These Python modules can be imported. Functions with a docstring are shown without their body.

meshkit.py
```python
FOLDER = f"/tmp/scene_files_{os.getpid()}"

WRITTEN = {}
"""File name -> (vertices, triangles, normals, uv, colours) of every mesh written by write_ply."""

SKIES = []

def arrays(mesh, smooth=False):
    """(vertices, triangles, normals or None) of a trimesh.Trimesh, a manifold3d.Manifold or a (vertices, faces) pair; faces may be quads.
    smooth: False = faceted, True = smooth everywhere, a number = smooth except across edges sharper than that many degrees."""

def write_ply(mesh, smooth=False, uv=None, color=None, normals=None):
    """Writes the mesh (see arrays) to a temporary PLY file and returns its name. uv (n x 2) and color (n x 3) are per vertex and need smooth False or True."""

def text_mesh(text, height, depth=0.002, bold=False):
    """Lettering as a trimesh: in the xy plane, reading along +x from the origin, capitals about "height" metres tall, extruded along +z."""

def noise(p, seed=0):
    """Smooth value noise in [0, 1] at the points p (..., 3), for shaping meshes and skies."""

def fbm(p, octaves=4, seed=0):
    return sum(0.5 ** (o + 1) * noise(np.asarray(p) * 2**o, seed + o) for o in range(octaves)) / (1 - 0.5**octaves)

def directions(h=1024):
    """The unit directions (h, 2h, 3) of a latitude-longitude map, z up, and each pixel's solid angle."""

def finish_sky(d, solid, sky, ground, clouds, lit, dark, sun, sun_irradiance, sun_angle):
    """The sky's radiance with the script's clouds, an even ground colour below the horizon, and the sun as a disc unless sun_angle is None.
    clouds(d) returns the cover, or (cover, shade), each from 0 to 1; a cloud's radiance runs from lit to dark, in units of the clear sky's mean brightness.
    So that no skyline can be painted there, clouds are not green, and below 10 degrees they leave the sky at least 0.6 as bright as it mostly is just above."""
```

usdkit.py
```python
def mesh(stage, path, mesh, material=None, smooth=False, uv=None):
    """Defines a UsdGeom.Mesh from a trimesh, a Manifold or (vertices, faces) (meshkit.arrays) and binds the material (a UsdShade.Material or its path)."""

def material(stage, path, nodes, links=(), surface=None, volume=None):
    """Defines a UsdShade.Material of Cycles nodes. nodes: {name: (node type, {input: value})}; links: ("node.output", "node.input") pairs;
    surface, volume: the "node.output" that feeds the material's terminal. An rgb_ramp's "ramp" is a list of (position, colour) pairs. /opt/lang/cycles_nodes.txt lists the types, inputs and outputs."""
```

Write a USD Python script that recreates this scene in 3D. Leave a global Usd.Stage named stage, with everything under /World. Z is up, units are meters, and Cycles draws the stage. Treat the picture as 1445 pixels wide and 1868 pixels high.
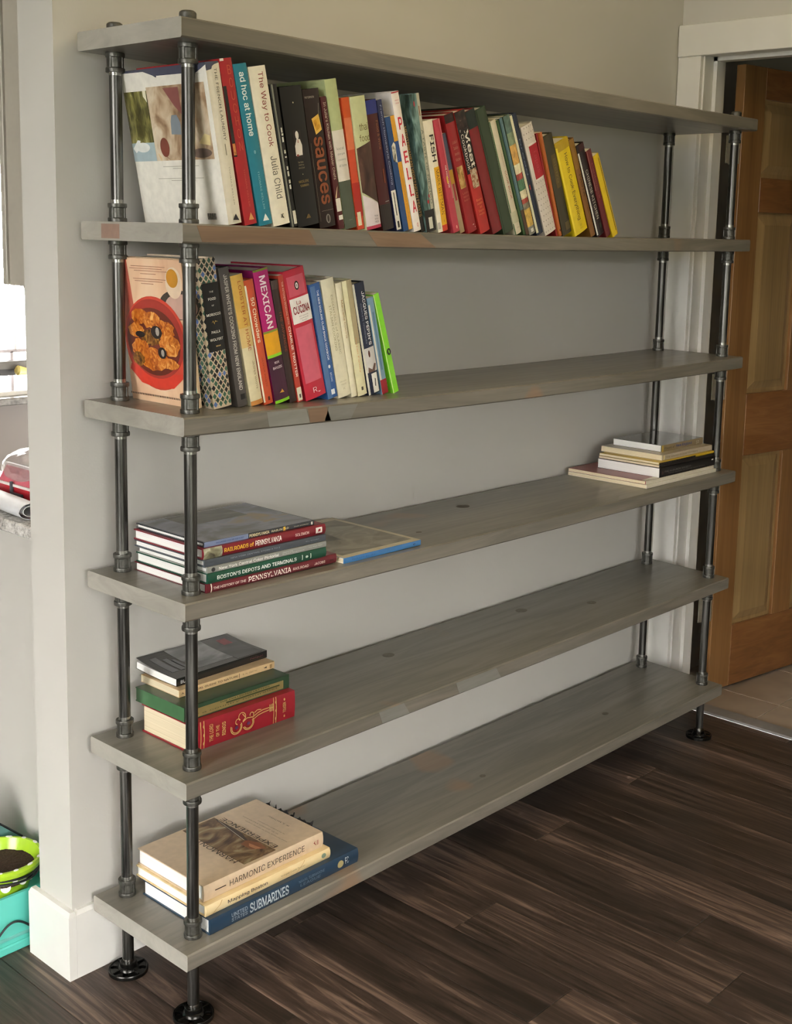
import math, random, numpy as np, trimesh, usdkit, meshkit
from pxr import Usd, UsdGeom, UsdLux, UsdShade, Gf, Sdf
from shapely.geometry import Polygon, box as sbox, Point
from shapely import affinity

stage = Usd.Stage.CreateInMemory()
UsdGeom.SetStageUpAxis(stage, UsdGeom.Tokens.z)
UsdGeom.SetStageMetersPerUnit(stage, 1.0)
UsdGeom.Xform.Define(stage, '/World')
UsdGeom.Scope.Define(stage, '/World/Looks')

# ------------------------------------------------------------------ camera
W, H = 1445, 1868
CAM, F_PX, CX, CY = (-1.3437, -2.1171, 1.5719), 2247.5, 811.4, 781.9
ROT = np.array([1.6215, -0.7068, 0.6416])
def rodrigues(r):
    a = np.linalg.norm(r); k = r / a
    K = np.array([[0, -k[2], k[1]], [k[2], 0, -k[0]], [-k[1], k[0], 0]])
    return np.eye(3) + math.sin(a) * K + (1 - math.cos(a)) * K @ K
Rw2c = rodrigues(ROT)                      # world -> x right, y down, z forward
cam = UsdGeom.Camera.Define(stage, '/World/camera')
HA = 36.0
cam.CreateHorizontalApertureAttr(HA); cam.CreateVerticalApertureAttr(HA * H / W)
cam.CreateFocalLengthAttr(F_PX * HA / W)
cam.CreateHorizontalApertureOffsetAttr((W / 2 - CX) * HA / W)
cam.CreateVerticalApertureOffsetAttr(-(H / 2 - CY) * HA / W)
cam.CreateClippingRangeAttr(Gf.Vec2f(0.05, 100))
m = np.eye(4); m[0, :3] = Rw2c[0]; m[1, :3] = -Rw2c[1]; m[2, :3] = -Rw2c[2]; m[3, :3] = CAM
cam.AddTransformOp().Set(Gf.Matrix4d(*m.ravel().tolist()))
EXPOSURE = -0.06
cam.CreateExposureAttr(EXPOSURE)

# ------------------------------------------------------------------ light
def srgb(h):
    h = h.lstrip('#'); c = [int(h[i:i + 2], 16) / 255 for i in (0, 2, 4)]
    return tuple(x / 12.92 if x <= .04045 else ((x + .055) / 1.055) ** 2.4 for x in c)
dome = UsdLux.DomeLight.Define(stage, '/World/sky')          # overcast daylight: it enters through the windows of the room
dome.CreateColorAttr(Gf.Vec3f(1.0, .972, .945)); dome.CreateIntensityAttr(7.0)
def unseen_window_light(name, loc, rx, ry, rz, w, h, power, col):
    l = UsdLux.RectLight.Define(stage, '/World/' + name)
    l.CreateWidthAttr(w); l.CreateHeightAttr(h); l.CreateIntensityAttr(power); l.CreateColorAttr(Gf.Vec3f(*col))
    x = UsdGeom.Xformable(l); x.AddTranslateOp().Set(Gf.Vec3d(*loc)); x.AddRotateXYZOp().Set(Gf.Vec3f(rx, ry, rz))
unseen_window_light('daylight_side', (-3.90, -.90, 1.35), 90, 0, -90, 1.2, 1.4, 3.2, (1.0, .985, .96))     # unseen, in the side window opening, placed to brighten casing and highlights
def uplight(loc, power, col):                                # unseen warm lamp without fixture, placed to light ceiling and wall tops
    l = UsdLux.DiskLight.Define(stage, '/World/ceiling_light'); l.CreateRadiusAttr(.16); l.CreateIntensityAttr(power); l.CreateColorAttr(Gf.Vec3f(*col))
    x = UsdGeom.Xformable(l); x.AddTranslateOp().Set(Gf.Vec3d(*loc)); x.AddRotateXOp().Set(180.0)
uplight((0.7, -1.35, 2.2), 106.0, (1.0, .84, .54))

# ------------------------------------------------------------------ helpers
used = {}
def numbered(parent, name):
    k = (parent, name); n = used.get(k, 0); used[k] = n + 1
    return f'{parent}/{name}' if n == 0 else f'{parent}/{name}_{n:03d}'
def tag(prim, label=None, cat=None, group=None, kind=None):
    for k, v in (('label', label), ('category', cat), ('group', group), ('kind', kind)):
        if v: prim.SetCustomDataByKey(k, v)
    return prim
def thing(name, label, cat, loc=(0, 0, 0), rot=None, group=None, kind=None, quat=None):
    p = numbered('/World', name)
    x = UsdGeom.Xform.Define(stage, p); x.AddTranslateOp().Set(Gf.Vec3d(*map(float, loc)))
    if rot is not None: x.AddRotateXYZOp().Set(Gf.Vec3f(*rot))
    tag(x.GetPrim(), label, cat, group, kind)
    return p
def put(parent, name, mesh, mt, smooth=False, label=None, kind=None, cat=None):
    p = numbered(parent, name)
    me = usdkit.mesh(stage, p, mesh, mt, smooth=smooth)
    me.CreateDoubleSidedAttr(True)
    tag(me.GetPrim(), label, cat, None, kind)
    return p
def top(name, mesh, mt, label=None, cat=None, kind=None, smooth=False, group=None):
    p = put('/World', name, mesh, mt, smooth); tag(stage.GetPrimAtPath(p), label, cat, group, kind); return p
cat_ = trimesh.util.concatenate
def bx(x0, x1, y0, y1, z0, z1, c=0.0):
    if c > 0:
        pts = []
        for a, lo, hi in ((0, x0, x1), (1, y0, y1), (2, z0, z1)): pass
        for sx in (0, 1):
            for sy in (0, 1):
                for sz in (0, 1):
                    p = np.array([(x0, x1)[sx], (y0, y1)[sy], (z0, z1)[sz]]); s = np.array([1 - 2 * sx, 1 - 2 * sy, 1 - 2 * sz]) * c
                    for k in range(3):
                        d = s.copy(); d[k] = 0; pts.append(p + d)
        return trimesh.convex.convex_hull(np.array(pts))
    b = trimesh.creation.box([x1 - x0, y1 - y0, z1 - z0]); b.apply_translation([(x0 + x1) / 2, (y0 + y1) / 2, (z0 + z1) / 2]); return b
def cyl(r, z0, z1, x=0, y=0, n=24):
    c = trimesh.creation.cylinder(r, z1 - z0, sections=n); c.apply_translation([x, y, (z0 + z1) / 2]); return c
def lathe(profile, x=0, y=0, z=0, n=28):
    l = trimesh.creation.revolve(np.array(profile, float), sections=n); l.apply_translation([x, y, z]); return l
def tube(path, r, n=8):
    path = np.asarray(path, float); out_v, out_f = [], []
    t = np.gradient(path, axis=0); t /= np.linalg.norm(t, axis=1, keepdims=True)
    a = np.cross(t, [0.13, 0.21, 0.97]); a /= np.linalg.norm(a, axis=1, keepdims=True); b = np.cross(t, a)
    for i, p in enumerate(path):
        for k in range(n):
            w = 2 * math.pi * k / n; out_v.append(p + r * (math.cos(w) * a[i] + math.sin(w) * b[i]))
    for i in range(len(path) - 1):
        for k in range(n):
            q = (k + 1) % n; A, B, C, D = i * n + k, i * n + q, (i + 1) * n + q, (i + 1) * n + k
            out_f += [(A, B, C), (A, C, D)]
    e = len(path) - 1
    for k in range(1, n - 1): out_f += [(0, k + 1, k), (e * n, e * n + k, e * n + k + 1)]
    return trimesh.Trimesh(out_v, out_f, process=False)
def extr(poly, h):
    polys = getattr(poly, 'geoms', [poly])
    return cat_([trimesh.creation.extrude_polygon(g, h, engine='earcut') for g in polys if g.area > 1e-12])

# ------------------------------------------------------------------ materials
mats = {}
def mat(key, nodes, links, surface='p.BSDF'):
    if key not in mats: mats[key] = usdkit.material(stage, '/World/Looks/' + key, nodes, links, surface=surface)
    return mats[key]
def flat(hexc, rough=.5, spec=.5, metal=0.0, bump=0.0, vary=.06, scale=60.0, coat=0.0):
    """plain coloured surface with a faint mottling"""
    key = f"c{hexc.lstrip('#')}_{int(rough*100)}_{int(spec*100)}_{int(metal*10)}_{int(vary*100)}_{int(bump*1000)}_{int(scale)}_{int(coat*10)}"
    c = np.array(srgb(hexc)); lo, hi = tuple(c * (1 - vary)), tuple(np.minimum(c * (1 + vary), .95))
    nodes = {'g': ('texture_coordinate', {}), 'n': ('noise_texture', {'scale': scale, 'detail': 3.0}), 'r': ('rgb_ramp', {'ramp': [(.3, lo), (.7, hi)]}),
             'p': ('principled_bsdf', {'roughness': rough, 'specular_ior_level': spec, 'metallic': metal, 'coat_weight': coat, 'coat_roughness': .12})}
    links = [('g.object', 'n.vector'), ('n.fac', 'r.fac'), ('r.color', 'p.base_color')]
    if bump:
        nodes['b'] = ('bump', {'strength': .4, 'distance': bump}); links += [('n.fac', 'b.height'), ('b.normal', 'p.normal')]
    return mat(key, nodes, links)
def picture(key, stops, scale=(30, 30, 30), rough=.3, distortion=.6, detail=3.0, loc=(0, 0, 0)):
    """printed picture: soft patches of several inks"""
    return mat('pic_' + key, {'g': ('texture_coordinate', {}), 'm': ('mapping', {'scale': scale, 'location': loc}),
        'n': ('noise_texture', {'scale': 1.0, 'detail': detail, 'distortion': distortion}),
        'r': ('rgb_ramp', {'ramp': [(a, srgb(c)) for a, c in stops]}), 'p': ('principled_bsdf', {'roughness': rough})},
        [('g.object', 'm.vector'), ('m.vector', 'n.vector'), ('n.fac', 'r.fac'), ('r.color', 'p.base_color')])
def wall_paint(key, hexc, rough=.62):
    c = np.array(srgb(hexc))
    return mat(key, {'g': ('geometry', {}), 'n': ('noise_texture', {'scale': 220.0, 'detail': 2.0}), 'n2': ('noise_texture', {'scale': 1.3, 'detail': 2.0}),
        'r': ('rgb_ramp', {'ramp': [(.3, tuple(c * .97)), (.7, tuple(c * 1.03))]}), 'b': ('bump', {'strength': .25, 'distance': .0006}),
        'p': ('principled_bsdf', {'roughness': rough, 'specular_ior_level': .35})},
        [('g.position', 'n.vector'), ('g.position', 'n2.vector'), ('n2.fac', 'r.fac'), ('r.color', 'p.base_color'), ('n.fac', 'b.height'), ('b.normal', 'p.normal')])
WALL = wall_paint('wall_paint', '#c9c6bf')
WHITE = flat('#e4e2dc', .32, .5, vary=.015, scale=20)
CEIL = wall_paint('ceiling_paint', '#e3ddd0', .8)
PAGES = mat('page_edges', {'g': ('texture_coordinate', {}), 'm': ('mapping', {'scale': (2600, 3, 3)}), 'n': ('noise_texture', {'scale': 1.0, 'detail': 1.0}),
    'r': ('rgb_ramp', {'ramp': [(.25, srgb('#cdc4b0')), (.6, srgb('#ece6d8'))]}), 'p': ('principled_bsdf', {'roughness': .8, 'specular_ior_level': .2})},
    [('g.object', 'm.vector'), ('m.vector', 'n.vector'), ('n.fac', 'r.fac'), ('r.color', 'p.base_color')])
PAGESW = mat('page_edges_white', {'g': ('texture_coordinate', {}), 'm': ('mapping', {'scale': (2600, 3, 3)}), 'n': ('noise_texture', {'scale': 1.0, 'detail': 1.0}),
    'r': ('rgb_ramp', {'ramp': [(.25, srgb('#dcdad6')), (.6, srgb('#f2f1ee'))]}), 'p': ('principled_bsdf', {'roughness': .8, 'specular_ior_level': .2})},
    [('g.object', 'm.vector'), ('m.vector', 'n.vector'), ('n.fac', 'r.fac'), ('r.color', 'p.base_color')])
PAGESC = mat('page_edges_cream', {'g': ('texture_coordinate', {}), 'm': ('mapping', {'scale': (2600, 3, 3)}), 'n': ('noise_texture', {'scale': 1.0, 'detail': 1.0}),
    'r': ('rgb_ramp', {'ramp': [(.25, srgb('#c9b896')), (.6, srgb('#e6d9bb'))]}), 'p': ('principled_bsdf', {'roughness': .85, 'specular_ior_level': .2})},
    [('g.object', 'm.vector'), ('m.vector', 'n.vector'), ('n.fac', 'r.fac'), ('r.color', 'p.base_color')])
def wood(key, stops, scale, rough, coat=0.0, bump=.0005, rnd=0.0, distortion=1.2, patch=None, coat_rough=.2, spec=.5):
    """long-grained timber; scale = noise scale along x, y, z of the world; rnd shifts the grain from piece to piece"""
    nodes = {'g': ('geometry', {}), 'o': ('object_info', {}), 'rv': ('combine_xyz', {}), 'ml': ('math', {'math_type': 'multiply', 'value2': 37.0}),
        'm': ('mapping', {'scale': scale}), 'ad': ('mix', {'mix_type': 'add', 'fac': 1.0}),
        'n': ('noise_texture', {'scale': 1.0, 'detail': 6.0, 'roughness': .62, 'distortion': distortion}),
        'n3': ('noise_texture', {'scale': .22, 'detail': 2.0}), 'mx': ('mix', {'mix_type': 'mix', 'fac': .42}),
        'r': ('rgb_ramp', {'ramp': [(a, srgb(c)) for a, c in stops]}),
        'b': ('bump', {'strength': .35, 'distance': bump}),
        'p': ('principled_bsdf', {'roughness': rough, 'coat_weight': coat, 'coat_roughness': coat_rough, 'specular_ior_level': spec})}
    links = [('o.random', 'ml.value1'), ('ml.value', 'rv.x'), ('ml.value', 'rv.y'), ('ml.value', 'rv.z'), ('g.position', 'm.vector'), ('m.vector', 'ad.color1'),
        ('rv.vector', 'ad.color2'), ('ad.color', 'n.vector'), ('ad.color', 'n3.vector'), ('n.fac', 'mx.color1'), ('n3.fac', 'mx.color2'), ('mx.color', 'r.fac'),
        ('n.fac', 'b.height'), ('b.normal', 'p.normal')]
    col = 'r.color'
    if rnd:
        nodes['mr'] = ('map_range', {'from_min': 0.0, 'from_max': 1.0, 'to_min': 1 - rnd, 'to_max': 1 + rnd}); nodes['hs'] = ('hsv', {})
        links += [('o.random', 'mr.value'), ('mr.result', 'hs.value'), (col, 'hs.color')]; col = 'hs.color'
    if patch:                                  # raw, reddish patches where the stain has worn off the board
        nodes['n4'] = ('noise_texture', {'scale': 3.2, 'detail': 2.0}); nodes['r4'] = ('rgb_ramp', {'ramp': [(.0, (0, 0, 0)), (patch[1], (0, 0, 0)), (patch[1] + .05, (1, 1, 1)), (1, (1, 1, 1))]})
        nodes['x4'] = ('mix', {'mix_type': 'mix', 'color2': srgb(patch[0])}); nodes['f4'] = ('math', {'math_type': 'multiply', 'value2': patch[2]})
        links += [('g.position', 'n4.vector'), ('n4.fac', 'r4.fac'), ('r4.color', 'f4.value1'), ('f4.value', 'x4.fac'), (col, 'x4.color1')]; col = 'x4.color'
    links.append((col, 'p.base_color'))
    return mat(key, nodes, links)
SHELF = wood('grey_stained_board', [(.25, '#534f47'), (.45, '#6b675d'), (.6, '#7d776d'), (.8, '#908a7e')], (2.2, 26, 26), .36, coat=.25, patch=('#96714f', .66, .5))
ENDS = wood('board_end_grain', [(.25, '#86837a'), (.45, '#9d998f'), (.6, '#aaa69c'), (.8, '#b8b4aa')], (30, 9, 22), .45)
PLANK = wood('floor_plank', [(.26, '#17120f'), (.42, '#30261f'), (.53, '#4a3b33'), (.64, '#7d675a'), (.76, '#9c8877')], (42, 2.2, 42), .46, rnd=.22, bump=.0008, spec=.5, distortion=1.6)
PINE = wood('pine_vertical', [(.25, '#6b4a2a'), (.5, '#8a6238'), (.75, '#a37c4e')], (40, 40, 1.4), .38, rnd=.10, coat=.2)
PINEH = wood('pine_horizontal', [(.25, '#5f3d20'), (.5, '#835630'), (.75, '#9c6f42')], (1.8, 40, 40), .38, rnd=.10, coat=.2)
PINEP = wood('pine_panel_sheen', [(.25, '#7b6441'), (.5, '#95794f'), (.75, '#a98d60')], (34, 34, 1.2), .38, rnd=.08, coat=.2)  # greyer than the frame: sheen on the panels put into the colour
PIPE = mat('black_steel_pipe', {'g': ('texture_coordinate', {}), 'm': ('mapping', {'scale': (90, 90, 6)}), 'n': ('noise_texture', {'scale': 1.0, 'detail': 4.0}),
    'r': ('rgb_ramp', {'ramp': [(.3, srgb('#3b3a38')), (.55, srgb('#5d5c59')), (.8, srgb('#83827d'))]}), 'rr': ('map_range', {'to_min': .2, 'to_max': .42}),
    'p': ('principled_bsdf', {'metallic': .9})}, [('g.object', 'm.vector'), ('m.vector', 'n.vector'), ('n.fac', 'r.fac'), ('r.color', 'p.base_color'), ('n.fac', 'rr.value'), ('rr.result', 'p.roughness')])
CAST = flat('#5d5c57', .42, .5, metal=.8, bump=.0008, vary=.25, scale=120)
FLANGE = flat('#2e2d2b', .25, .5, metal=.85, bump=.0005, vary=.2, scale=90)
CHROME = flat('#c9c9c4', .18, .5, metal=1.0, vary=.1, scale=200)
HINGE = flat('#8f897c', .4, .5, metal=.25, vary=.12, scale=60)
# ------------------------------------------------------------------ the setting
Y_WALL, X_END, X_RIGHT, Z_CEIL = 0.042, -0.040, 2.205, 2.75
def structure(name, mesh, mt, smooth=False): return top(name, mesh, mt, kind='structure', smooth=smooth)
structure('wall_back', bx(X_END, X_RIGHT, Y_WALL, .168, 0, Z_CEIL), WALL)
# baseboard wrapping the free end of the wall, with a bevelled top
def baseboard(x0, x1, y0, y1, h=.150, c=.007):
    return bx(x0, x1, y0, y1, 0, h, 0) if c == 0 else cat_([bx(x0, x1, y0, y1, 0, h - c), trimesh.convex.convex_hull(np.array([(x, y, h - c) for x in (x0, x1) for y in (y0, y1)] + [(x, y, h) for x in (x0 + c, x1) for y in (y0 + c, y1)]))])
p = structure('baseboard_back', baseboard(X_END + .0002, 2.187, Y_WALL - .016, Y_WALL), WHITE)
p = structure('baseboard_end', baseboard(X_END - .018, X_END, Y_WALL - .016, .186), WHITE)
# right wall with the doorway
DY0, DY1, DZ = -.048, -.930, 2.160         # opening
structure('wall_right', cat_([bx(X_RIGHT, 2.325, DY0 + .012, .168, 0, Z_CEIL), bx(X_RIGHT, 2.325, DY1 - .012, DY0 + .012, DZ + .012, Z_CEIL), bx(X_RIGHT, 2.325, -4.6, DY1 - .012, 0, Z_CEIL)]), WALL)
XC = 2.186
t1 = structure('trim_1', bx(XC, X_RIGHT, DY0 + .006, Y_WALL - .002, 0, DZ - .004, .0015), WHITE)
t2 = structure('trim_2', bx(XC - .006, X_RIGHT, DY1 - .13, Y_WALL - .002, DZ - .004, DZ + .094, .002), WHITE)
t3 = structure('trim_3', bx(XC, X_RIGHT, DY1 - .09, DY1 - .006, 0, DZ - .004, .0015), WHITE)
jm = structure('trim_4', cat_([bx(X_RIGHT - .002, 2.334, DY0, DY0 + .012, 0, DZ), bx(X_RIGHT - .002, 2.334, DY1 - .012, DY1, 0, DZ), bx(X_RIGHT - .002, 2.334, DY1, DY0, DZ, DZ + .012)]), WHITE)
put(jm, 'door_stop', cat_([bx(2.258, 2.296, DY0 - .013, DY0, 0, DZ), bx(2.258, 2.296, DY1, DY1 + .013, 0, DZ), bx(2.258, 2.296, DY1, DY0, DZ - .013, DZ)]), WHITE)
# floors
rng = random.Random(7)
fl = structure('floor', bx(-4.0, 2.242, -4.6, 3.0, -.03, -.0035), flat('#1b1512', .7))
PW, PL = .155, 1.22
for i in range(-14, 10):
    x0 = .815 + PW * i; x1 = min(x0 + PW, 2.240)
    if x1 - x0 < .01 or x0 > 2.23: continue
    off = {-1: -.42, 1: -.82, -2: -.755, 0: -.99, 2: -.30, 3: -1.10, -3: -.15, -4: -1.02, -5: -.40}.get(i, -rng.random() * PL)
    y = off
    while y > -3.6: y -= PL
    while y < 1.4:
        a, b = y, y + PL
        if (b > -2.6 or x0 < .6) and not (x0 > 0.3 and a > .16) and a < 1.3:
            put(fl, 'plank', bx(x0 + .0006, x1 - .0006, a + .0006, b - .0006, -.0035, -rng.random() * .0004, .0008), PLANK)
        y += PL
TILE = flat('#a2917f', .5, vary=.10, scale=9)
tf = structure('floor_tiled', bx(2.30, 4.2, -2.25, .15, -.03, -.004), flat('#b7ab9c', .8))
for i in range(-1, 6):
    for j in range(-5, 5):
        x0, x1, y0, y1 = 2.49 + .333 * i, 2.49 + .333 * (i + 1), -.315 + .333 * j, -.315 + .333 * (j + 1)
        x0 = max(x0, 2.306)
        if x1 < 3.9 and -1.4 < y0 and y1 < .1:
            put(tf, 'tile', bx(x0 + .0025, x1 - .0025, y0 + .0025, y1 - .0025, -.004, .0, .0012), TILE)
structure('trim_5', bx(2.240, 2.306, DY1 + .001, DY0 - .001, -.003, .0075, .003), flat('#8f8e8c', .4, metal=.3, vary=.06, scale=40))
# ceiling and unseen walls; window openings placed to light the shelf wall
structure('ceiling', bx(-4.0, 4.2, -4.6, 3.0, Z_CEIL, Z_CEIL + .06), CEIL)
structure('wall_left', cat_([bx(-4.05, -3.95, -4.6, -2.1, 0, Z_CEIL), bx(-4.05, -3.95, -2.1, -.25, 0, .62), bx(-4.05, -3.95, -.25, 3.0, 0, Z_CEIL), bx(-4.05, -3.95, -2.1, -.25, 2.25, Z_CEIL)]), WALL)
structure('wall_front', cat_([bx(-4.0, -3.1, -4.65, -4.55, 0, Z_CEIL), bx(-.7, 4.2, -4.65, -4.55, 0, Z_CEIL), bx(-3.1, -.7, -4.65, -4.55, 2.2, Z_CEIL), bx(-3.1, -.7, -4.65, -4.55, 0, .1)]), WALL)
structure('wall_hall', cat_([bx(4.1, 4.2, -2.3, 1.5, 0, Z_CEIL), bx(2.336, 4.2, .10, .20, -.05, Z_CEIL), bx(2.325, 4.2, -2.3, -2.2, 0, Z_CEIL)]), WALL)  # unseen side wall set close behind the door to darken the gap
GLASS = mat('window_glass', {'t': ('transparent_bsdf', {}), 'g': ('glossy_bsdf', {'roughness': .02}), 'f': ('fresnel', {'IOR': 1.45}), 'mx': ('mix_closure', {})},
            [('f.fac', 'mx.fac'), ('t.BSDF', 'mx.closure1'), ('g.BSDF', 'mx.closure2')], surface='mx.closure')
# outdoors: unseen dark lawn and hedge placed to block low skylight, pale kitchen paving
structure('ground_lawn', cat_([bx(-22, -4.06, -22, 22, -.45, -.35), bx(-4.06, 22, -22, -4.66, -.45, -.35)]), flat('#3f4a2c', .9, vary=.3, scale=3))
structure('ground_paving', bx(-4.05, 22, 2.71, 22, -.45, -.35), flat('#cfcac2', .8, vary=.08, scale=2))  # kept pale so the view through the kitchen window stays bright
def hedge(x0, x1, y0, y1, h):
    b = trimesh.creation.box([x1 - x0, y1 - y0, h]); 
    for _ in range(4): b = b.subdivide()
    b.apply_translation([(x0 + x1) / 2, (y0 + y1) / 2, h / 2 - .36]); b.vertices += (meshkit.fbm(b.vertices * 1.7, 3, 9)[:, None] - .5) * [.5, .5, .6] * (b.vertices[:, 2:] > -.3); return b
structure('hill_hedge', cat_([hedge(-11.2, -10.0, -14, 14, 1.7), hedge(-10.6, 12, -12.2, -11.0, 2.6)]), flat('#2c3a20', .9, vary=.4, scale=9))
# ------------------------------------------------------------------ door and hinges
HX, HY = 2.394, -.0885                     # front corner of the open door's hinge edge
DANG = math.degrees(math.atan2(-.159, .987))
door = thing('door_1', 'open six-panel pine door beyond the white door casing', 'door', (HX, HY, 0), (0, 0, DANG), kind='structure')
DW, DH, DT = .80, 2.152, .036
ZR = [(.235, .846), (1.063, 1.680), (1.795, 2.050)]     # the three rows of panel openings
XS = [(.115, .345), (.455, .685)]                     # the two columns
def dpart(n, x0, x1, z0, z1, mt, y0=0, y1=DT, c=.0015): return put(door, n, bx(x0, x1, y0, y1, z0, z1, c), mt)
dpart('stile', 0, XS[0][0], .012, DH, PINE); dpart('stile', XS[1][1], DW, .012, DH, PINE)
for z0, z1 in ((.012, ZR[0][0]), (ZR[0][1], ZR[1][0]), (ZR[1][1], ZR[2][0]), (ZR[2][1], DH)): dpart('rail', XS[0][0], XS[1][1], z0, z1, PINEH)
for z0, z1 in ZR: dpart('mullion', XS[0][1], XS[1][0], z0, z1, PINE)
for x0, x1 in XS:
    for z0, z1 in ZR:
        f, o = .028, .014                                # raised field, sloping bevel, recessed border on both faces
        v = [(x0, .012, z0), (x1, .012, z0), (x1, .012, z1), (x0, .012, z1), (x0 + o, .012, z0 + o), (x1 - o, .012, z0 + o), (x1 - o, .012, z1 - o), (x0 + o, .012, z1 - o),
             (x0 + o + f, .003, z0 + o + f), (x1 - o - f, .003, z0 + o + f), (x1 - o - f, .003, z1 - o - f), (x0 + o + f, .003, z1 - o - f)]
        fc = [(8, 9, 10, 11)] + [(a, (a + 1) % 4, (a + 1) % 4 + 4, a + 4) for a in range(4)] + [(a + 4, (a + 1) % 4 + 4, (a + 1) % 4 + 8, a + 8) for a in range(4)]
        vb = [(x, DT - y, z) for x, y, z in v]; fb = [tuple(reversed([i + 12 for i in q])) for q in fc]
        put(door, 'panel', (np.array(v + vb), np.array(fc + fb)), PINEP)
for z in (.270, 1.050, 1.834):
    h = put(door, 'hinge', cat_([cyl(.0062, z, z + .088, -.026, .020, 14), cyl(.0078, z - .004, z, -.026, .020, 14), cyl(.0078, z + .088, z + .092, -.026, .020, 14),
        bx(-.003, -.0004, .004, .034, z, z + .088), bx(-.026, -.001, .016, .019, z, z + .088)]), HINGE, smooth=30, label='satin metal butt hinge')
    put(door, 'hinge_leaf', bx(-.052, -.028, .018, .021, z, z + .088), HINGE)

# ------------------------------------------------------------------ the pipe shelving
L, YF, YB, TB = 2.0917, -.3031, .022, .0352
ZK = [1.9363, 1.5833, 1.2343, 0.8844, 0.5302, 0.1758]
RK = [.006, .003, -.0035, -.0105, 0, .001]; SK = [.003, .0055, .010, .004, 0, 0]
def zs(k, x):
    u = min(max(x / L, 0), 1); return ZK[k] + RK[k] * u - SK[k] * 4 * u * (1 - u)
unit = thing('shelving_unit', 'tall six-board shelving unit of grey-stained planks on black pipe posts', 'shelves', (0, 0, 0))
def board(k):
    c, n = .003, 36
    prof = [(YF + c, 0), (YB - c, 0), (YB, -c), (YB, -TB + c), (YB - c, -TB), (YF + c, -TB), (YF, -TB + c), (YF, -c)]
    v, f = [], []
    for i in range(n + 1):
        u = i / n
        for y, dz in prof:
            x = u * (L + .022 * (y - YF) / (YB - YF)); v.append((x, y, zs(k, x) + dz))
    for i in range(n):
        for j in range(8):
            a, b = i * 8 + j, i * 8 + (j + 1) % 8; f += [(a, b, b + 8), (a, b + 8, a + 8)]
    for j in range(1, 7): f += [(0, j + 1, j), (n * 8, n * 8 + j, n * 8 + j + 1)]
    b = put(unit, 'shelf_board', trimesh.Trimesh(v, f, process=False), SHELF)
    e = [(x, y, zs(k, 0) + dz) for x in (-.0004, .0003) for y, dz in prof]
    put(b, 'board_end', trimesh.convex.convex_hull(np.array(e)), ENDS)
    return b
KNOT = flat('#5d5348', .5, vary=.2, scale=150)
KNOTS = {3: [(1.06, -.07, .020), (.76, -.19, .008)], 4: [(.80, -.06, .017), (1.34, -.06, .019), (1.55, -.155, .016)], 5: [(1.03, -.19, .0095), (1.62, -.175, .0115)]}
for k in range(6):
    b = board(k)
    for x, y, r in KNOTS.get(k, []):
        kn = trimesh.creation.cylinder(r, .0004, sections=20); kn.apply_scale([1, .8, 1]); kn.apply_translation([x, y, zs(k, x) + .0002])
        put(b, 'knot', kn, KNOT)
RAW = wood('raw_board_patch', [(.25, '#5f4d3d'), (.5, '#7c6450'), (.75, '#927a64')], (3, 30, 30), .45)
PALE = wood('pale_board_patch', [(.25, '#6b6a64'), (.5, '#7f7e78'), (.75, '#908f89')], (3, 30, 30), .4)
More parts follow.
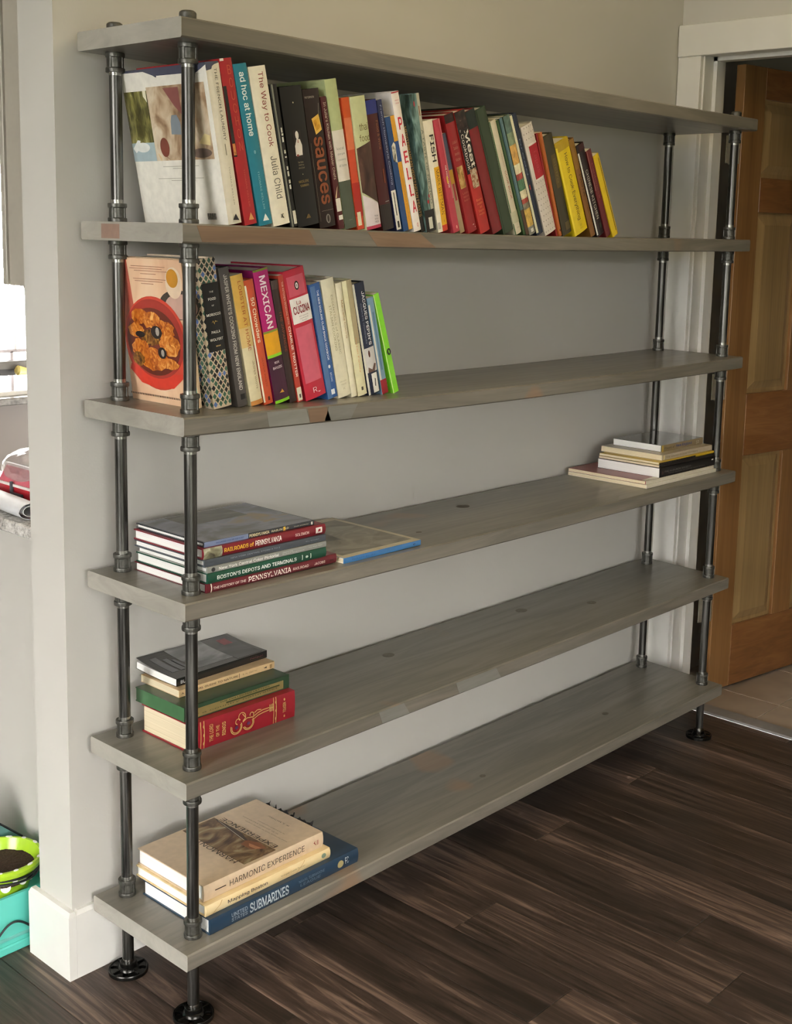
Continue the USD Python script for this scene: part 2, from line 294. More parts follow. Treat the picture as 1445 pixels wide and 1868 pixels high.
def patch(k, x0, x1, m_, tilt=.012, z0=-TB + .003, z1=-.003):                 # places on the front edge where the stain has worn off
    P = [(x0, YF - .0003, zs(k, x0) + z1), (x1, YF - .0003, zs(k, x1) + z1), (x1 + tilt, YF - .0003, zs(k, x1) + z0), (x0 + tilt * .6, YF - .0003, zs(k, x0) + z0)]
    put(unit, 'worn_patch', trimesh.convex.convex_hull(np.array(P + [(a, b_ + .0006, c) for a, b_, c in P])), m_)
patch(2, .300, .352, RAW); patch(2, .195, .296, PALE, .01); patch(2, .358, .44, PALE, -.02); patch(1, .03, .30, RAW, .02); patch(1, .46, .62, RAW, .05); patch(4, .52, .60, PALE, .02); patch(4, .78, .93, PALE, .02)
e_ = [(-.0007, y, ZK[1] + dz) for y in (-.108, -.048) for dz in (-.004, -TB + .004)]
put(unit, 'worn_patch', trimesh.convex.convex_hull(np.array(e_ + [(.0006, y, z) for _, y, z in e_])), flat('#94796b', .5, vary=.12, scale=40))
POLES = [(.0513, -.2521), (.0513, -.0247), (2.0518, -.2521), (2.0518, -.0247)]
RP, RC = .0120, .0158
def coupling(x, y, z0, z1):
    h = z1 - z0
    c = lathe([(RP - .001, 0), (.0180, 0), (.0184, .0015), (.0184, .0065), (.0178, .008), (RC, .009), (RC, h - .009), (.0178, h - .008), (.0184, h - .0065), (.0184, h - .0015), (.0180, h), (RP - .001, h)], x, y, z0)
    ribs = []
    for a in range(4):                                     # cast ribs between the two rims
        w = math.radians(90 * a + 25); r = bx(-.0025, .0025, -RC - .0018, -RC + .004, .007, h - .007, .0006)
        r.apply_transform(trimesh.transformations.rotation_matrix(w, [0, 0, 1])); r.apply_translation([x, y, z0]); ribs.append(r)
    return cat_([c] + ribs)
CH = .036
for x, y in POLES:
    for k in range(5):
        zt, zb = zs(k, x) - TB, zs(k + 1, x)
        p = put(unit, 'pipe', cyl(RP, zb + CH - .004, zt - CH + .004, x, y, 28), PIPE, smooth=30)
        for z0, z1 in ((zb + CH, zb + CH + .007), (zt - CH - .006, zt - CH)): put(p, 'thread', cyl(RP + .0002, z0, z1, x, y, 28), flat('#9a9993', .3, metal=.95, vary=.2, scale=300), smooth=30)
        put(unit, 'coupling', coupling(x, y, zb, zb + CH), CAST, smooth=35)
        put(unit, 'coupling', coupling(x, y, zt - CH, zt), CAST, smooth=35)
    zt = zs(0, x)
    put(unit, 'end_cap', lathe([(.0, .021), (.011, .0208), (.0145, .0185), (.0155, .016), (.0155, 0), (0, 0)], x, y, zt), CAST, smooth=35)
    zb = zs(5, x) - TB
    p = put(unit, 'leg', cyl(RP, .016, zb, x, y, 28), PIPE, smooth=30)
    for z0, z1 in ((.020, .030), (zb - .030, zb - .019)): put(p, 'thread', cyl(RP + .0003, z0, z1, x, y, 28), CHROME, smooth=30)
    put(unit, 'leg_collar', lathe([(RP - .001, 0), (.0150, .001), (.0176, .006), (.0176, .018), (RP - .001, .018)], x, y, zb - .018), CAST, smooth=35)
    disc = Point(0, 0).buffer(.0415, 32)
    for a in range(4):
        disc = disc.difference(affinity.rotate(affinity.translate(affinity.scale(Point(0, 0).buffer(.0062, 10), 1.35, 1), .0295, 0), 45 + 90 * a, origin=(0, 0)))
    d = extr(disc, .0065); d.apply_translation([x, y, 0])
    rim = lathe([(.0375, .0065), (.0385, .0085), (.0405, .0085), (.0415, .0065)], x, y, 0, 40)
    spokes = []
    for a in range(4):
        r = bx(.014, .038, -.002, .002, .006, .0105, .0008); r.apply_transform(trimesh.transformations.rotation_matrix(math.radians(90 * a), [0, 0, 1])); r.apply_translation([x, y, 0]); spokes.append(r)
    fl_ = put(unit, 'flange', cat_([d, rim] + spokes), FLANGE, smooth=35)
    put(fl_, 'hub', lathe([(.0225, .006), (.0205, .011), (.0178, .013), (.0178, .021), (.0165, .0225), (RP - .001, .0225)], x, y, 0), FLANGE, smooth=35)
# ------------------------------------------------------------------ books
# Local frame of a book: spine at y = 0 facing -y, thickness along x, height along z, fore edge towards +y.
_tx = {}
def text_raw(s, bold):
    if (s, bold) not in _tx:
        t = meshkit.text_mesh(s, 1.0, .02, bold); v = np.array(t.vertices)[:, :2]
        keep = np.array(t.vertices)[t.faces][:, :, 2].min(1) > .01          # the front faces only
        f = np.array(t.faces)[keep]; u, inv = np.unique(f, return_inverse=True)
        _tx[(s, bold)] = (v[u], inv.reshape(-1, 3))
    return _tx[(s, bold)]
class Book:
    def __init__(s, path, T, H, D, sag=0.0):
        s.p, s.T, s.H, s.D, s.sag = path, T, H, D, sag; s.layer = 0
    def off(s): s.layer += 1; return .00035 + .00012 * s.layer
    def spine_map(s, u, v, o):
        return np.stack([u * s.T / 2, s.sag * u * u - o, v * s.H], -1)
    def side_map(s, side, a, v, o):                         # a = distance from the spine in metres
        return np.stack([np.full_like(a, side * (s.T / 2 + o)), a, v * s.H], -1)
    def sheet(s, name, fn, u0, u1, v0, v1, mt, nu=6, nv=1, label=None):
        o = s.off(); U, V = np.meshgrid(np.linspace(u0, u1, nu + 1), np.linspace(v0, v1, nv + 1)); U, V = U.ravel(), V.ravel()
        a, b = fn(U, V, o), fn(U, V, o - .00035); n = len(U); f = []
        for j in range(nv):
            for i in range(nu):
                k = j * (nu + 1) + i; q = (k, k + 1, k + nu + 2, k + nu + 1); f += [q, tuple(n + x for x in reversed(q))]
        ring = [i for i in range(nu + 1)] + [(j + 1) * (nu + 1) - 1 for j in range(1, nv + 1)] + [nv * (nu + 1) + i for i in range(nu - 1, -1, -1)] + [j * (nu + 1) for j in range(nv - 1, 0, -1)]
        for i in range(len(ring)): x, y = ring[i], ring[(i + 1) % len(ring)]; f.append((x, x + n, y + n, y))
        return put(s.p, name, (np.vstack([a, b]), np.array(f)), mt, label=label)
    def panel(s, u0, u1, v0, v1, c, name='spine_panel', rough=.4, label=None):
        return s.sheet(name, s.spine_map, u0, u1, v0, v1, c if not isinstance(c, str) else flat(c, rough), label=label)
    def poly(s, fn, polys, c, name='spine_emblem'):
        if 1 < len(polys) <= 6:
            for P in polys: last = s.poly(fn, [P], c, name)
            return last
        o = s.off(); vs, fs, n = [], [], 0
        for P in polys:
            P = np.asarray(P, float); pieces = [P]
            if fn == s.spine_map and s.sag > .001 and np.ptp(P[:, 0]) > .35:      # strips that follow the rounded spine
                g = Polygon(P).buffer(0); pieces = []
                for a in np.arange(-1, 1, .2):
                    c_ = g.intersection(sbox(a, -1, a + .2, 2))
                    for q in getattr(c_, 'geoms', [c_]):
                        if q.geom_type == 'Polygon' and q.area > 1e-9: pieces.append(np.array(q.exterior.coords)[:-1])
            for Q in pieces:
                if len(Q) > 4 and len(polys) == 1 or len(Q) > 8:
                    tv, tf = trimesh.creation.triangulate_polygon(Polygon(Q).buffer(0), engine='earcut')
                else: tv, tf = Q, np.array([(0, i, i + 1) for i in range(1, len(Q) - 1)])
                vs.append(fn(tv[:, 0], tv[:, 1], o)); fs += [tuple(n + k for k in t_) for t_ in tf]; n += len(tv)
        return put(s.p, name, (np.vstack(vs), np.array(fs)), c if not isinstance(c, str) else flat(c, .4), kind='stuff' if len(polys) > 1 else None)
    def text(s, txt, u0, u1, v0, v1, c, mode='d', bold=False, name='spine_text', rough=.4):
        """lettering fitted to a box of the spine: d reads downwards, a across, s stacked upright letters"""
        o = s.off(); parts = []
        if mode == 's':
            n = len(txt); dv = (v1 - v0) / n
            for i, ch in enumerate(txt):
                if ch != ' ': parts.append((text_raw(ch, bold), (u0, u1, v1 - (i + .86) * dv, v1 - (i + .14) * dv), 'a'))
        else: parts.append((text_raw(txt, bold), (u0, u1, v0, v1), mode))
        vs, fs, n = [], [], 0
        for (tv, tf), (a0, a1, b0, b1), md in parts:
            lo, hi = tv.min(0), tv.max(0); t = (tv - lo) / np.maximum(hi - lo, 1e-9)
            if md == 'd': u, v = a0 + t[:, 1] * (a1 - a0), b1 - t[:, 0] * (b1 - b0)
            elif md == 'u': u, v = a1 - t[:, 1] * (a1 - a0), b0 + t[:, 0] * (b1 - b0)
            else: u, v = a0 + t[:, 0] * (a1 - a0), b0 + t[:, 1] * (b1 - b0)
            vs.append(s.spine_map(u, v, o)); fs.append(tf + n); n += len(tv)
        return put(s.p, name, (np.vstack(vs), np.vstack(fs)), flat(c, rough))
    def side_sheet(s, side, a0, a1, v0, v1, c, name='cover_picture'):
        return s.sheet(name, lambda u, v, o: s.side_map(side, u, v, o), a0, a1, v0, v1, c if not isinstance(c, str) else flat(c, .4), nu=1)
    def side_poly(s, side, polys, c, name='cover_picture'):
        return s.poly(lambda u, v, o: s.side_map(side, u, v, o), polys, c, name)
    def side_text(s, side, txt, a0, a1, v0, v1, c, bold=False, name='cover_text'):
        tv, tf = text_raw(txt, bold); lo, hi = tv.min(0), tv.max(0); t = (tv - lo) / (hi - lo)
        a = a0 + t[:, 0] * (a1 - a0) if side > 0 else a1 - t[:, 0] * (a1 - a0)
        return put(s.p, name, (s.side_map(side, a, v0 + t[:, 1] * (v1 - v0), s.off()), tf), flat(c, .4))
def ell(cx, cy, rx, ry, n=28, a0=0.0): return [(cx + rx * math.cos(2 * math.pi * i / n + a0), cy + ry * math.sin(2 * math.pi * i / n + a0)) for i in range(n)]
def body(path, T, H, D, cover, pages, hard=True, sag=0.0, spine=None):
    bt = .0024 if hard else .0007
    ov = .003 if hard else .0
    us = np.linspace(1, -1, 9)
    r = min(.0015, T / 5) if not hard else .001
    out = [(T / 2, D), (T / 2, sag + r)] + [(u * (T / 2 - r * .4), sag * u * u) for u in us] + [(-T / 2, sag + r), (-T / 2, D)]
    it = T / 2 - bt
    inn = [(-it, D), (-it, sag + bt + .001), (it, sag + bt + .001), (it, D)]
    cv = extr(Polygon(out + inn), H)
    put(path, 'cover', cv, cover, smooth=30)
    y0 = sag + bt + .0012
    pts = bx(-it + .0001, it - .0001, y0, D - ov, ov, H - ov if hard else H - .0004)
    if not hard: pts = bx(-it + .0001, it - .0001, y0, D - .0004, .0003, H - .0003)
    put(path, 'pages', pts, pages)
def standing(key, label, group, x, T, Hh, th, ys, D, k, cover, pages=None, hard=True, sag=None, rough=.38, name='book'):
    sag = (.0022 if hard and T > .016 else .0004) if sag is None else sag
    a = math.radians(th)
    # the lower edge nearer the lean rests on the board
    cxw = x + math.cos(a) * T / 2; czw = zs(k, x) + math.sin(a) * T / 2 + .0002
    p = thing(name, label, 'book', (cxw, ys, czw), (0, -th, 0), group)
    cm = flat(cover, rough, coat=.15) if isinstance(cover, str) else cover
    body(p, T, Hh, D, cm, pages or PAGES, hard, sag)
    return Book(p, T, Hh, D, sag)
def lying(label, group, x0, x1, y0, y1, z0, z1, cover, pages=None, hard=True, sag=None, rough=.38, name='book', yaw=0.0, cat='book'):
    """face up, spine towards the room, head of the book at x0"""
    T, Hh, D = z1 - z0, x1 - x0, y1 - y0
    sag = (.003 if hard and T > .016 else .0004) if sag is None else sag
    p = thing(name, label, cat, ((x0 + x1) / 2 + 0, y0, (z0 + z1) / 2), None, group)
    x = UsdGeom.Xformable(stage.GetPrimAtPath(p)); 
    x.AddRotateZOp().Set(yaw); x.AddRotateYOp().Set(-90.0); x.AddTranslateOp(opSuffix='mid').Set(Gf.Vec3d(0, 0, -Hh / 2))
    cm = flat(cover, rough, coat=.15) if isinstance(cover, str) else cover
    body(p, T, Hh, D, cm, pages or PAGES, hard, sag)
    return Book(p, T, Hh, D, sag)
# foot x, thickness, height, lean in degrees, y of the spine
G = {
 'frenchwhite': (0.1165, 0.0310, 0.2904, 10.60, -0.286),
 'redb': (0.1550, 0.0297, 0.3012, 11.80, -0.287),
 'teal': (0.1904, 0.0321, 0.2961, 12.63, -0.287),
 'way': (0.2250, 0.0422, 0.2953, 12.57, -0.287),
 'blacksilver': (0.2688, 0.0177, 0.2691, 12.00, -0.287),
 'chefblack': (0.2874, 0.0563, 0.2655, 11.08, -0.287),
 'sauces': (0.3455, 0.0429, 0.2675, 10.97, -0.287),
 'maroonjulia': (0.3963, 0.0152, 0.2597, 12.36, -0.287),
 'greenwhite': (0.4149, 0.0322, 0.2944, 12.37, -0.287),
 'orange': (0.4483, 0.0200, 0.2630, 11.28, -0.287),
 'thai': (0.4714, 0.0415, 0.2668, 11.71, -0.292),
 'maroonblue': (0.5238, 0.0333, 0.2659, 13.40, -0.287),
 'navy': (0.5635, 0.0151, 0.2718, 14.38, -0.287),
 'blueyellow': (0.5847, 0.0284, 0.2397, 15.53, -0.287),
 'paella': (0.6160, 0.0229, 0.2939, 15.81, -0.29),
 'goldtext': (0.6456, 0.0134, 0.2383, 17.11, -0.282),
 'tasteteal': (0.6600, 0.0304, 0.2922, 13.07, -0.287),
 'fish': (0.6976, 0.0315, 0.2412, 14.41, -0.287),
 'pink': (0.7469, 0.0211, 0.2506, 17.97, -0.287),
 'beige': (0.7762, 0.0166, 0.2240, 19.64, -0.281),
 'maroonphoto': (0.7981, 0.0312, 0.2685, 20.49, -0.288),
 'meat': (0.8387, 0.0346, 0.2794, 21.75, -0.29),
 'darkred': (0.8859, 0.0362, 0.2874, 23.41, -0.287),
 'green': (0.9259, 0.0384, 0.2955, 23.41, -0.287),
 'cookbook': (0.9703, 0.0237, 0.2743, 23.79, -0.287),
 'greenthin': (1.0004, 0.0080, 0.2819, 24.44, -0.287),
 'teelthin': (1.0095, 0.0114, 0.2859, 24.06, -0.287),
 'patch': (1.0232, 0.0235, 0.2901, 23.35, -0.287),
 'navycream': (1.0535, 0.0261, 0.2962, 24.07, -0.287),
 'dotted': (1.0875, 0.0449, 0.2716, 24.34, -0.287),
 'redthin': (1.1367, 0.0067, 0.2587, 22.36, -0.282),
 'orangethin': (1.1446, 0.0091, 0.2607, 21.97, -0.287),
 'olive': (1.1599, 0.0380, 0.2524, 22.96, -0.287),
 'yellow': (1.2111, 0.0565, 0.2414, 24.98, -0.287),
 'brown': (1.2806, 0.0207, 0.2591, 26.28, -0.287),
 'kitchen': (1.3087, 0.0321, 0.2460, 26.75, -0.287),
 'wine': (1.3466, 0.0216, 0.2355, 26.83, -0.287),
 'yellow2': (1.3766, 0.0248, 0.2259, 28.03, -0.287),
 'dish': (0.0919, 0.0175, 0.2847, 6.30, -0.215),
 'mosaic': (0.1198, 0.0433, 0.2874, 8.20, -0.238),
 'newengland': (0.1782, 0.0251, 0.2743, 10.20, -0.238),
 'lobster': (0.2118, 0.0296, 0.2610, 11.80, -0.238),
 'chowder': (0.2450, 0.0236, 0.2526, 12.30, -0.238),
 'mexican': (0.2738, 0.0376, 0.2735, 12.82, -0.238),
 'japanese': (0.3131, 0.0184, 0.2529, 12.36, -0.238),
 'trotter': (0.3329, 0.0140, 0.2635, 12.43, -0.238),
 'cucina': (0.3568, 0.0571, 0.2734, 14.29, -0.238),
 'blue': (0.4172, 0.0280, 0.2461, 13.24, -0.238),
 'essentials': (0.4488, 0.0367, 0.2552, 12.79, -0.238),
 'creamthin': (0.4871, 0.0179, 0.2481, 12.41, -0.238),
 'creamwide': (0.5066, 0.0276, 0.2525, 12.35, -0.238),
 'jacques': (0.5394, 0.0352, 0.2467, 13.24, -0.238),
 'bluegrey': (0.5791, 0.0189, 0.2172, 13.96, -0.238),
 'lime': (0.6146, 0.0176, 0.2294, 17.71, -0.238),
}
GT = 'cookbooks leaning along the upper shelf'
def k1(key, label, cover, D=.21, **kw):
    x, T, Hh, th, ys = G[key]; return standing(key, label, GT, x, T, Hh, th, ys, D, 1, cover, **kw)
def k2(key, label, cover, D=.20, **kw):
    x, T, Hh, th, ys = G[key]; return standing(key, label, 'cookbooks leaning on the second shelf down', x, T, Hh, th, ys, D, 2, cover, **kw)
TRI = [(-.5, .018), (.5, .018), (0, .062)]
# 1: torn white jacket over a slate cloth board
b = k1('frenchwhite', 'large hardcover in a torn white jacket with two photographs on its back', '#4a4d60', .262)
JK = flat('#efebe0', .3, coat=.2); JS = flat('#ddd6c4', .35)
b.side_poly(-1, [[(.0, .0), (.2615, .0), (.2615, .945), (.0, .935)], [(0, .934), (.035, .938), (.012, .968), (.0, .985)], [(.04, .934), (.15, .936), (.15, .95), (.06, .947)], [(.15, .936), (.2615, .944), (.2615, .985), (.19, .983), (.162, .955)]], JK, 'dust_jacket')
b.panel(-1, 1, 0, .945, JS, 'dust_jacket_spine'); b.poly(b.spine_map, [[(-1, .94), (1, .94), (1, .99), (.2, .982), (-.15, .972), (-.3, .955), (-1, .948)]], JS, 'dust_jacket_spine')
b.side_sheet(-1, .012, .188, .415, .885, picture('kitchen_photo', [(.2, '#5d4334'), (.38, '#a88a6c'), (.5, '#cbb497'), (.65, '#e2d4bd'), (.8, '#d9b36a')], (1, 24, 18)))
b.side_sheet(-1, .188, .2612, .415, .865, picture('swan_trees', [(.25, '#2b2714'), (.45, '#5b5730'), (.6, '#8f8a4e'), (.75, '#dcd9a8')], (1, 60, 22)))
b.side_sheet(-1, .188, .2612, .415, .535, '#a9bcc2')
b.side_poly(-1, [ell(.226, .505, .022, .032), [(.25, .47), (.258, .5), (.24, .555), (.231, .55), (.236, .5)]], '#e9ece8')
b.side_poly(-1, [[(.19, .865), (.2, .865), (.2, .83), (.19, .79)]], '#e9e4c8')
b.side_poly(-1, [ell(.156, .50, .014, .062, a0=.2), [(.15, .43), (.142, .418), (.162, .46)]], '#84483a')
b.side_poly(-1, [[(.088, .87), (.135, .87), (.108, .76), (.088, .70)]], '#8d5550')
b.side_poly(-1, [[(.125, .66), (.128, .58), (.098, .575), (.096, .65), (.104, .70), (.12, .70)]], '#87919a')
b.side_poly(-1, [[(.016, .50), (.05, .515), (.03, .575), (.014, .56)]], '#e6d49c')
b.side_poly(-1, [ell(.045, .455, .03, .03)], '#6c5a50')
for v, a0, a1 in ((.375, .06, .17), (.362, .09, .14), (.298, .05, .19), (.284, .075, .15)): b.side_sheet(-1, a0, a1, v, v + .004, '#b7b2a4', 'cover_text')
for i in range(9): b.side_sheet(-1, .030 + i * .0028, .0315 + i * .0028 + .0006 * (i % 2), .035, .075, '#55534f', 'bar_code')
b.text('THE FRENCH LAUNDRY', -.12, .28, .52, .96, '#4d4b42')
b.panel(-.1, .02, .43, .5, '#8a8672'); b.text('THOMAS KELLER', -.05, .15, .12, .36, '#8f8a77')
b.poly(b.spine_map, [[(-.45, .028), (.45, .02), (.02, .065)]], '#26242a')
# 2
b = k1('redb', 'red jacketed hardcover with a dark photo strip and orange triangle', '#a9262b', .255)
b.panel(-.98, -.55, .42, .84, '#2a2521'); b.panel(-.95, -.6, .43, .50, picture('embers', [(.3, '#7c3f1d'), (.6, '#d0884a'), (.8, '#e6c7a0')], (90, 1, 90)))
b.text('BOUCHON', -.05, .55, .44, .97, '#c4583f', 's'); b.text('THOMAS KELLER', .0, .22, .11, .34, '#c25a48'); b.poly(b.spine_map, [[(-.35, .03), (.5, .028), (.08, .075)]], '#d79a5c')
b.panel(-.9, -.4, .985, 1.0, '#e6d9cd', 'torn_edge')
# 3
b = k1('teal', 'teal blue hardcover lettered in white lower case with a white triangle', '#237c92', .255)
b.text('ad hoc at home', -.42, .42, .56, .95, '#dfeaea', bold=True); b.text('THOMAS KELLER', -.1, .16, .10, .34, '#8fb9c2'); b.poly(b.spine_map, [[(-.45, .028), (.5, .026), (.02, .072)]], '#e2e6e0')
b.poly(b.spine_map, [ell(-.0, .46, .16, .012, 12)], '#6fa3b3')
# 4
b = k1('way', 'thick cream hardcover with faded red title and grey author name', '#e8e2cf', .22)
b.text('The Way to Cook', -.22, .52, .50, .965, '#8a3f39'); b.text('Julia Child', -.18, .6, .17, .44, '#6a675c'); b.poly(b.spine_map, [[(-.05, .045), (.05, .045), (.3, .07), (.22, .072)], [(.2, .04), (.32, .042), (.05, .07), (-.02, .068)]], '#4d4a42')
# 5
b = k1('blacksilver', 'thin black book with a grey stripe and broken white lettering', '#12110f', .215)
b.panel(-.72, -.36, 0, 1, '#77776a'); 
for v0, v1, w in ((.60, .635, .5), (.645, .66, .6), (.665, .70, .45), (.52, .545, .55), (.49, .50, .6), (.36, .395, .6), (.405, .43, .5), (.27, .30, .55), (.31, .335, .6)):
    b.panel(.05, w, v0, v1, '#d9d9cf', 'spine_text')
b.panel(-.2, .75, .02, .115, '#d9d5c6', 'sticker')
# 6
b = k1('chefblack', 'broad black hardcover with a small photo of a cook in white', '#100f0d', .225)
b.panel(-.42, .32, .49, .69, '#241d1c', 'photograph')
b.poly(b.spine_map, [[(-.36, .51), (.24, .51), (.3, .58), (.16, .625), (-.14, .628), (-.34, .58)], ell(-.06, .655, .15, .03, 16)], '#d9d3cb', 'photograph')
b.poly(b.spine_map, [[(-.08, .60), (0, .60), (-.03, .625), (-.06, .625)], [(-.3, .505), (-.1, .505), (-.12, .52), (-.3, .52)]], '#8a4a40', 'photograph')
b.text('The New', -.3, .2, .455, .468, '#9b8f70', 'a'); b.text('Making', -.25, .2, .435, .448, '#9b8f70', 'a'); b.text('of a Cook', -.3, .25, .415, .428, '#9b8f70', 'a')
b.text('MADELEINE', -.45, .45, .315, .333, '#a08850', 'a'); b.text('KAMMAN', -.35, .4, .285, .303, '#a08850', 'a')
b.poly(b.spine_map, [ell(-.05, .885, .05, .006, 10), ell(-.02, .375, .03, .004, 10)], '#cfc6a4'); b.poly(b.spine_map, [[(-.25, .055), (.2, .055), (.05, .085), (-.05, .085)]], '#6f5a34')
# 7
b = k1('sauces', 'dark brown hardcover with huge copper vertical lettering', '#21120e', .225)
b.text('PETERSON', -.85, .2, .935, .95, '#b9b3a6', 'a'); b.panel(-.9, .35, .9355, .9345, '#2b1a15')
b.poly(b.spine_map, [[(-.42, .79), (.5, .82), (.72, .705), (-.12, .675)]], '#e2b553', 'photograph'); b.poly(b.spine_map, [[(-.25, .775), (.4, .795), (.55, .72), (-.02, .70)]], picture('yellow_sauce', [(.3, '#b87f1f'), (.6, '#e0ab3d')], (60, 1, 60)), 'photograph')
b.poly(b.spine_map, [[(.5, .82), (.54, .82), (.66, .895), (.62, .895)]], '#a09a92', 'photograph')
b.text('sauces', -.5, .62, .17, .66, '#8c4e2e', bold=True); b.panel(-.85, -.82, .05, .62, '#6b6154'); b.panel(-.6, .9, .122, .124, '#8a8274')
b.poly(b.spine_map, [ell(.05, .062, .28, .034, 18)], '#8d8a84'); b.poly(b.spine_map, [ell(.05, .062, .14, .026, 14)], '#3a302c')
# 8
b = k1('maroonjulia', 'slim maroon paperback with cream title and two white stickers', '#4d1a1b', .20, hard=False)
b.text("In Julia's Kitchen with Master Chefs", -.4, .45, .38, .96, '#d2c4b0'); b.panel(-.85, .8, .135, .235, '#dcd8cc', 'sticker'); b.panel(-.6, .85, .07, .105, '#e6e2d8', 'sticker')
b.poly(b.spine_map, [[(-.9, .24), (-.4, .24), (.4, .33), (0, .31)]], '#d3bd94', 'sticker')
# 9
b = k1('greenwhite', 'tall narrow hardcover banded pale green, white and dark green', '#b3bd8b', .235)
b.panel(-1, 1, .325, .665, '#dcd5cb'); b.panel(-1, 1, 0, .325, '#50574a')
for i, w in enumerate(('local', 'simple', 'cooking', 'at home')): b.text(w, -.62, .62, .535 - i * .038, .553 - i * .038, '#8a8d84', 'a')
b.text('imprint', -.3, .3, .055, .062, '#8d9484', 'a')
# 10
b = k1('orange', 'flame orange paperback with pale orange band and cream sticker', '#cb4a26', .20, hard=False)
b.panel(-1, 1, .61, .85, '#d9774f'); b.panel(-1, 1, .85, 1.0, '#c8531f'); b.panel(-1, 1, .1, .36, '#ab2a20'); b.panel(-.7, .3, .03, .135, '#ddd2b4', 'sticker')
# 11
b = k1('thai', 'wide hardcover with pale green top and brown photo of a hand', '#c4c99b', .225)
b.text('thai', -.35, .85, .745, .80, '#6d5f33', 'a'); b.text('food', -.5, .95, .665, .715, '#6d5f33', 'a')
b.poly(b.spine_map, [[(-1, .62), (1, .66), (1, .19), (-1, .29)]], picture('brown_hand', [(.3, '#31201b'), (.55, '#4d362e'), (.75, '#6d4c40')], (40, 1, 14)), 'photograph')
b.poly(b.spine_map, [[(-1, .27), (.2, .225), (1, .185), (1, .02), (-1, .02)]], '#d8cdd0'); b.panel(-1, 1, 0, .025, '#b43a55')
for i, w in enumerate(('TEN', 'SPEED', 'PRESS')): b.text(w, .15, .7, .085 - i * .022, .10 - i * .022, '#4d454c', 'a')
# 12
b = k1('maroonblue', 'dark maroon hardcover with a royal blue head and black foot', '#47191b', .215)
b.panel(-1, 1, .895, 1, '#2d367c'); b.panel(-1, 1, 0, .20, '#2c2523'); b.text('Food & Wine', .3, .75, .62, .84, '#9a6a4a'); b.panel(.35, .55, .36, .47, '#8a4a30'); b.panel(.0, .7, .215, .222, '#8f8a84')
# 13
b = k1('navy', 'slim navy book with fine white title above a white label', '#262c52', .205, hard=False)
b.text('French Homestyle Cooking', -.35, .4, .36, .96, '#a9b3cc'); b.panel(-.9, .9, .01, .315, '#e2e0d6', 'sticker'); b.panel(-.2, .1, .12, .30, '#2c2c30', 'sticker_print'); b.panel(-.3, .4, .025, .075, '#1d1d20', 'sticker_print')
# 14
b = k1('blueyellow', 'squat book split lengthwise blue and mustard yellow', '#25497c', .20, hard=False)
b.panel(.12, 1, 0, 1, '#dba02e'); b.panel(-.2, 1, .60, .78, '#2b4d8c'); b.poly(b.spine_map, [[(-.7, .62), (.1, .6), (.2, .76), (-.1, .78), (-.6, .75)]], picture('cow_patch', [(.35, '#3d3a33'), (.5, '#d6d2c4'), (.8, '#efece2')], (80, 1, 60)), 'photograph')
b.text('provincial kitchen', .4, .7, .08, .45, '#b9791b')
# 15
b = k1('paella', 'white hardcover with big red capitals stacked down its spine', '#eee6e0', .225)
b.text('PAELLA', -.5, .5, .12, .84, '#cc2f3f', 's', bold=True); b.text('PENELOPE', -.5, .5, .935, .945, '#c0586a', 'a'); b.text('CASAS', -.5, .5, .915, .925, '#c0586a', 'a')
b.poly(b.spine_map, [ell(.05, .045, .22, .016, 16)], '#d29a94'); b.poly(b.spine_map, [ell(.05, .045, .15, .011, 16)], '#eee6e0'); b.panel(-1, 1, .992, 1.0, '#a8303a', 'cover_edge'); b.panel(.0, .08, .032, .058, '#d29a94')
# 16
b = k1('goldtext', 'thin black book with gilt capitals squeezed down the spine', '#191512', .205, hard=False)
b.text('MEDITERRANEAN VEGETARIAN FEASTS', -.55, .6, .14, .95, '#b3904a')
# 17
b = k1('tasteteal', 'book with a sea-green fish photo and pale vertical capitals', picture('fish_market', [(.2, '#20241f'), (.42, '#46605c'), (.6, '#7c9a98'), (.78, '#a9b9b3')], (46, 46, 14), distortion=1.5), .225)
b.panel(.3, 1, .16, 1, '#b9b8a6'); b.text('A TASTE OF MEXICO', .42, .9, .2, .74, '#5f6a62'); b.panel(-1, 1, 0, .16, '#23201d'); b.panel(-.45, .3, .02, .105, '#d8d6c8', 'sticker')
b.poly(b.spine_map, [ell(-.4, .93, .12, .02, 10), ell(-.1, .22, .2, .015, 10), ell(.2, .26, .14, .014, 10)], '#b13a3f', 'photograph'); b.panel(.45, .6, .84, .91, '#8a5a38')
# 18
b = k1('fish', 'cream and yellow hardcover with heavy black title FISH', '#e8e0cc', .215)
b.text('FISH', -.25, .62, .63, .87, '#1f1b18', bold=True); b.panel(-.2, 1, .055, .58, '#e6ae22'); b.text('MARK BITTMAN', .1, .72, .15, .56, '#5a3d10'); b.panel(-.2, 1, .0, .055, '#cf3f26'); b.poly(b.spine_map, [ell(.4, .09, .1, .012, 10)], '#c78d1c'); b.panel(-.9, -.5, .03, .09, '#b4ada0', 'sticker')
# 19
b = k1('pink', 'glossy raspberry paperback with small white capitals', '#b93c4c', .195, hard=False, rough=.2)
b.text('THE FOOD LOVER', -.1, .35, .40, .60, '#e8d2cc', bold=True); b.panel(-.25, .2, .44, .5, '#d9a93c'); b.panel(.45, .9, .3, 1.0, '#c7606a'); b.poly(b.spine_map, [ell(.2, .045, .2, .016, 12)], '#d98a80')
# 20
b = k1('beige', 'thin tan book with slate blue upper half', '#ab9374', .19, hard=False)
b.panel(-1, 1, .60, 1, '#50556a'); b.panel(-.3, .4, .33, .6, '#9a2f35'); b.panel(-.7, .8, .5, .64, '#b98f2c')
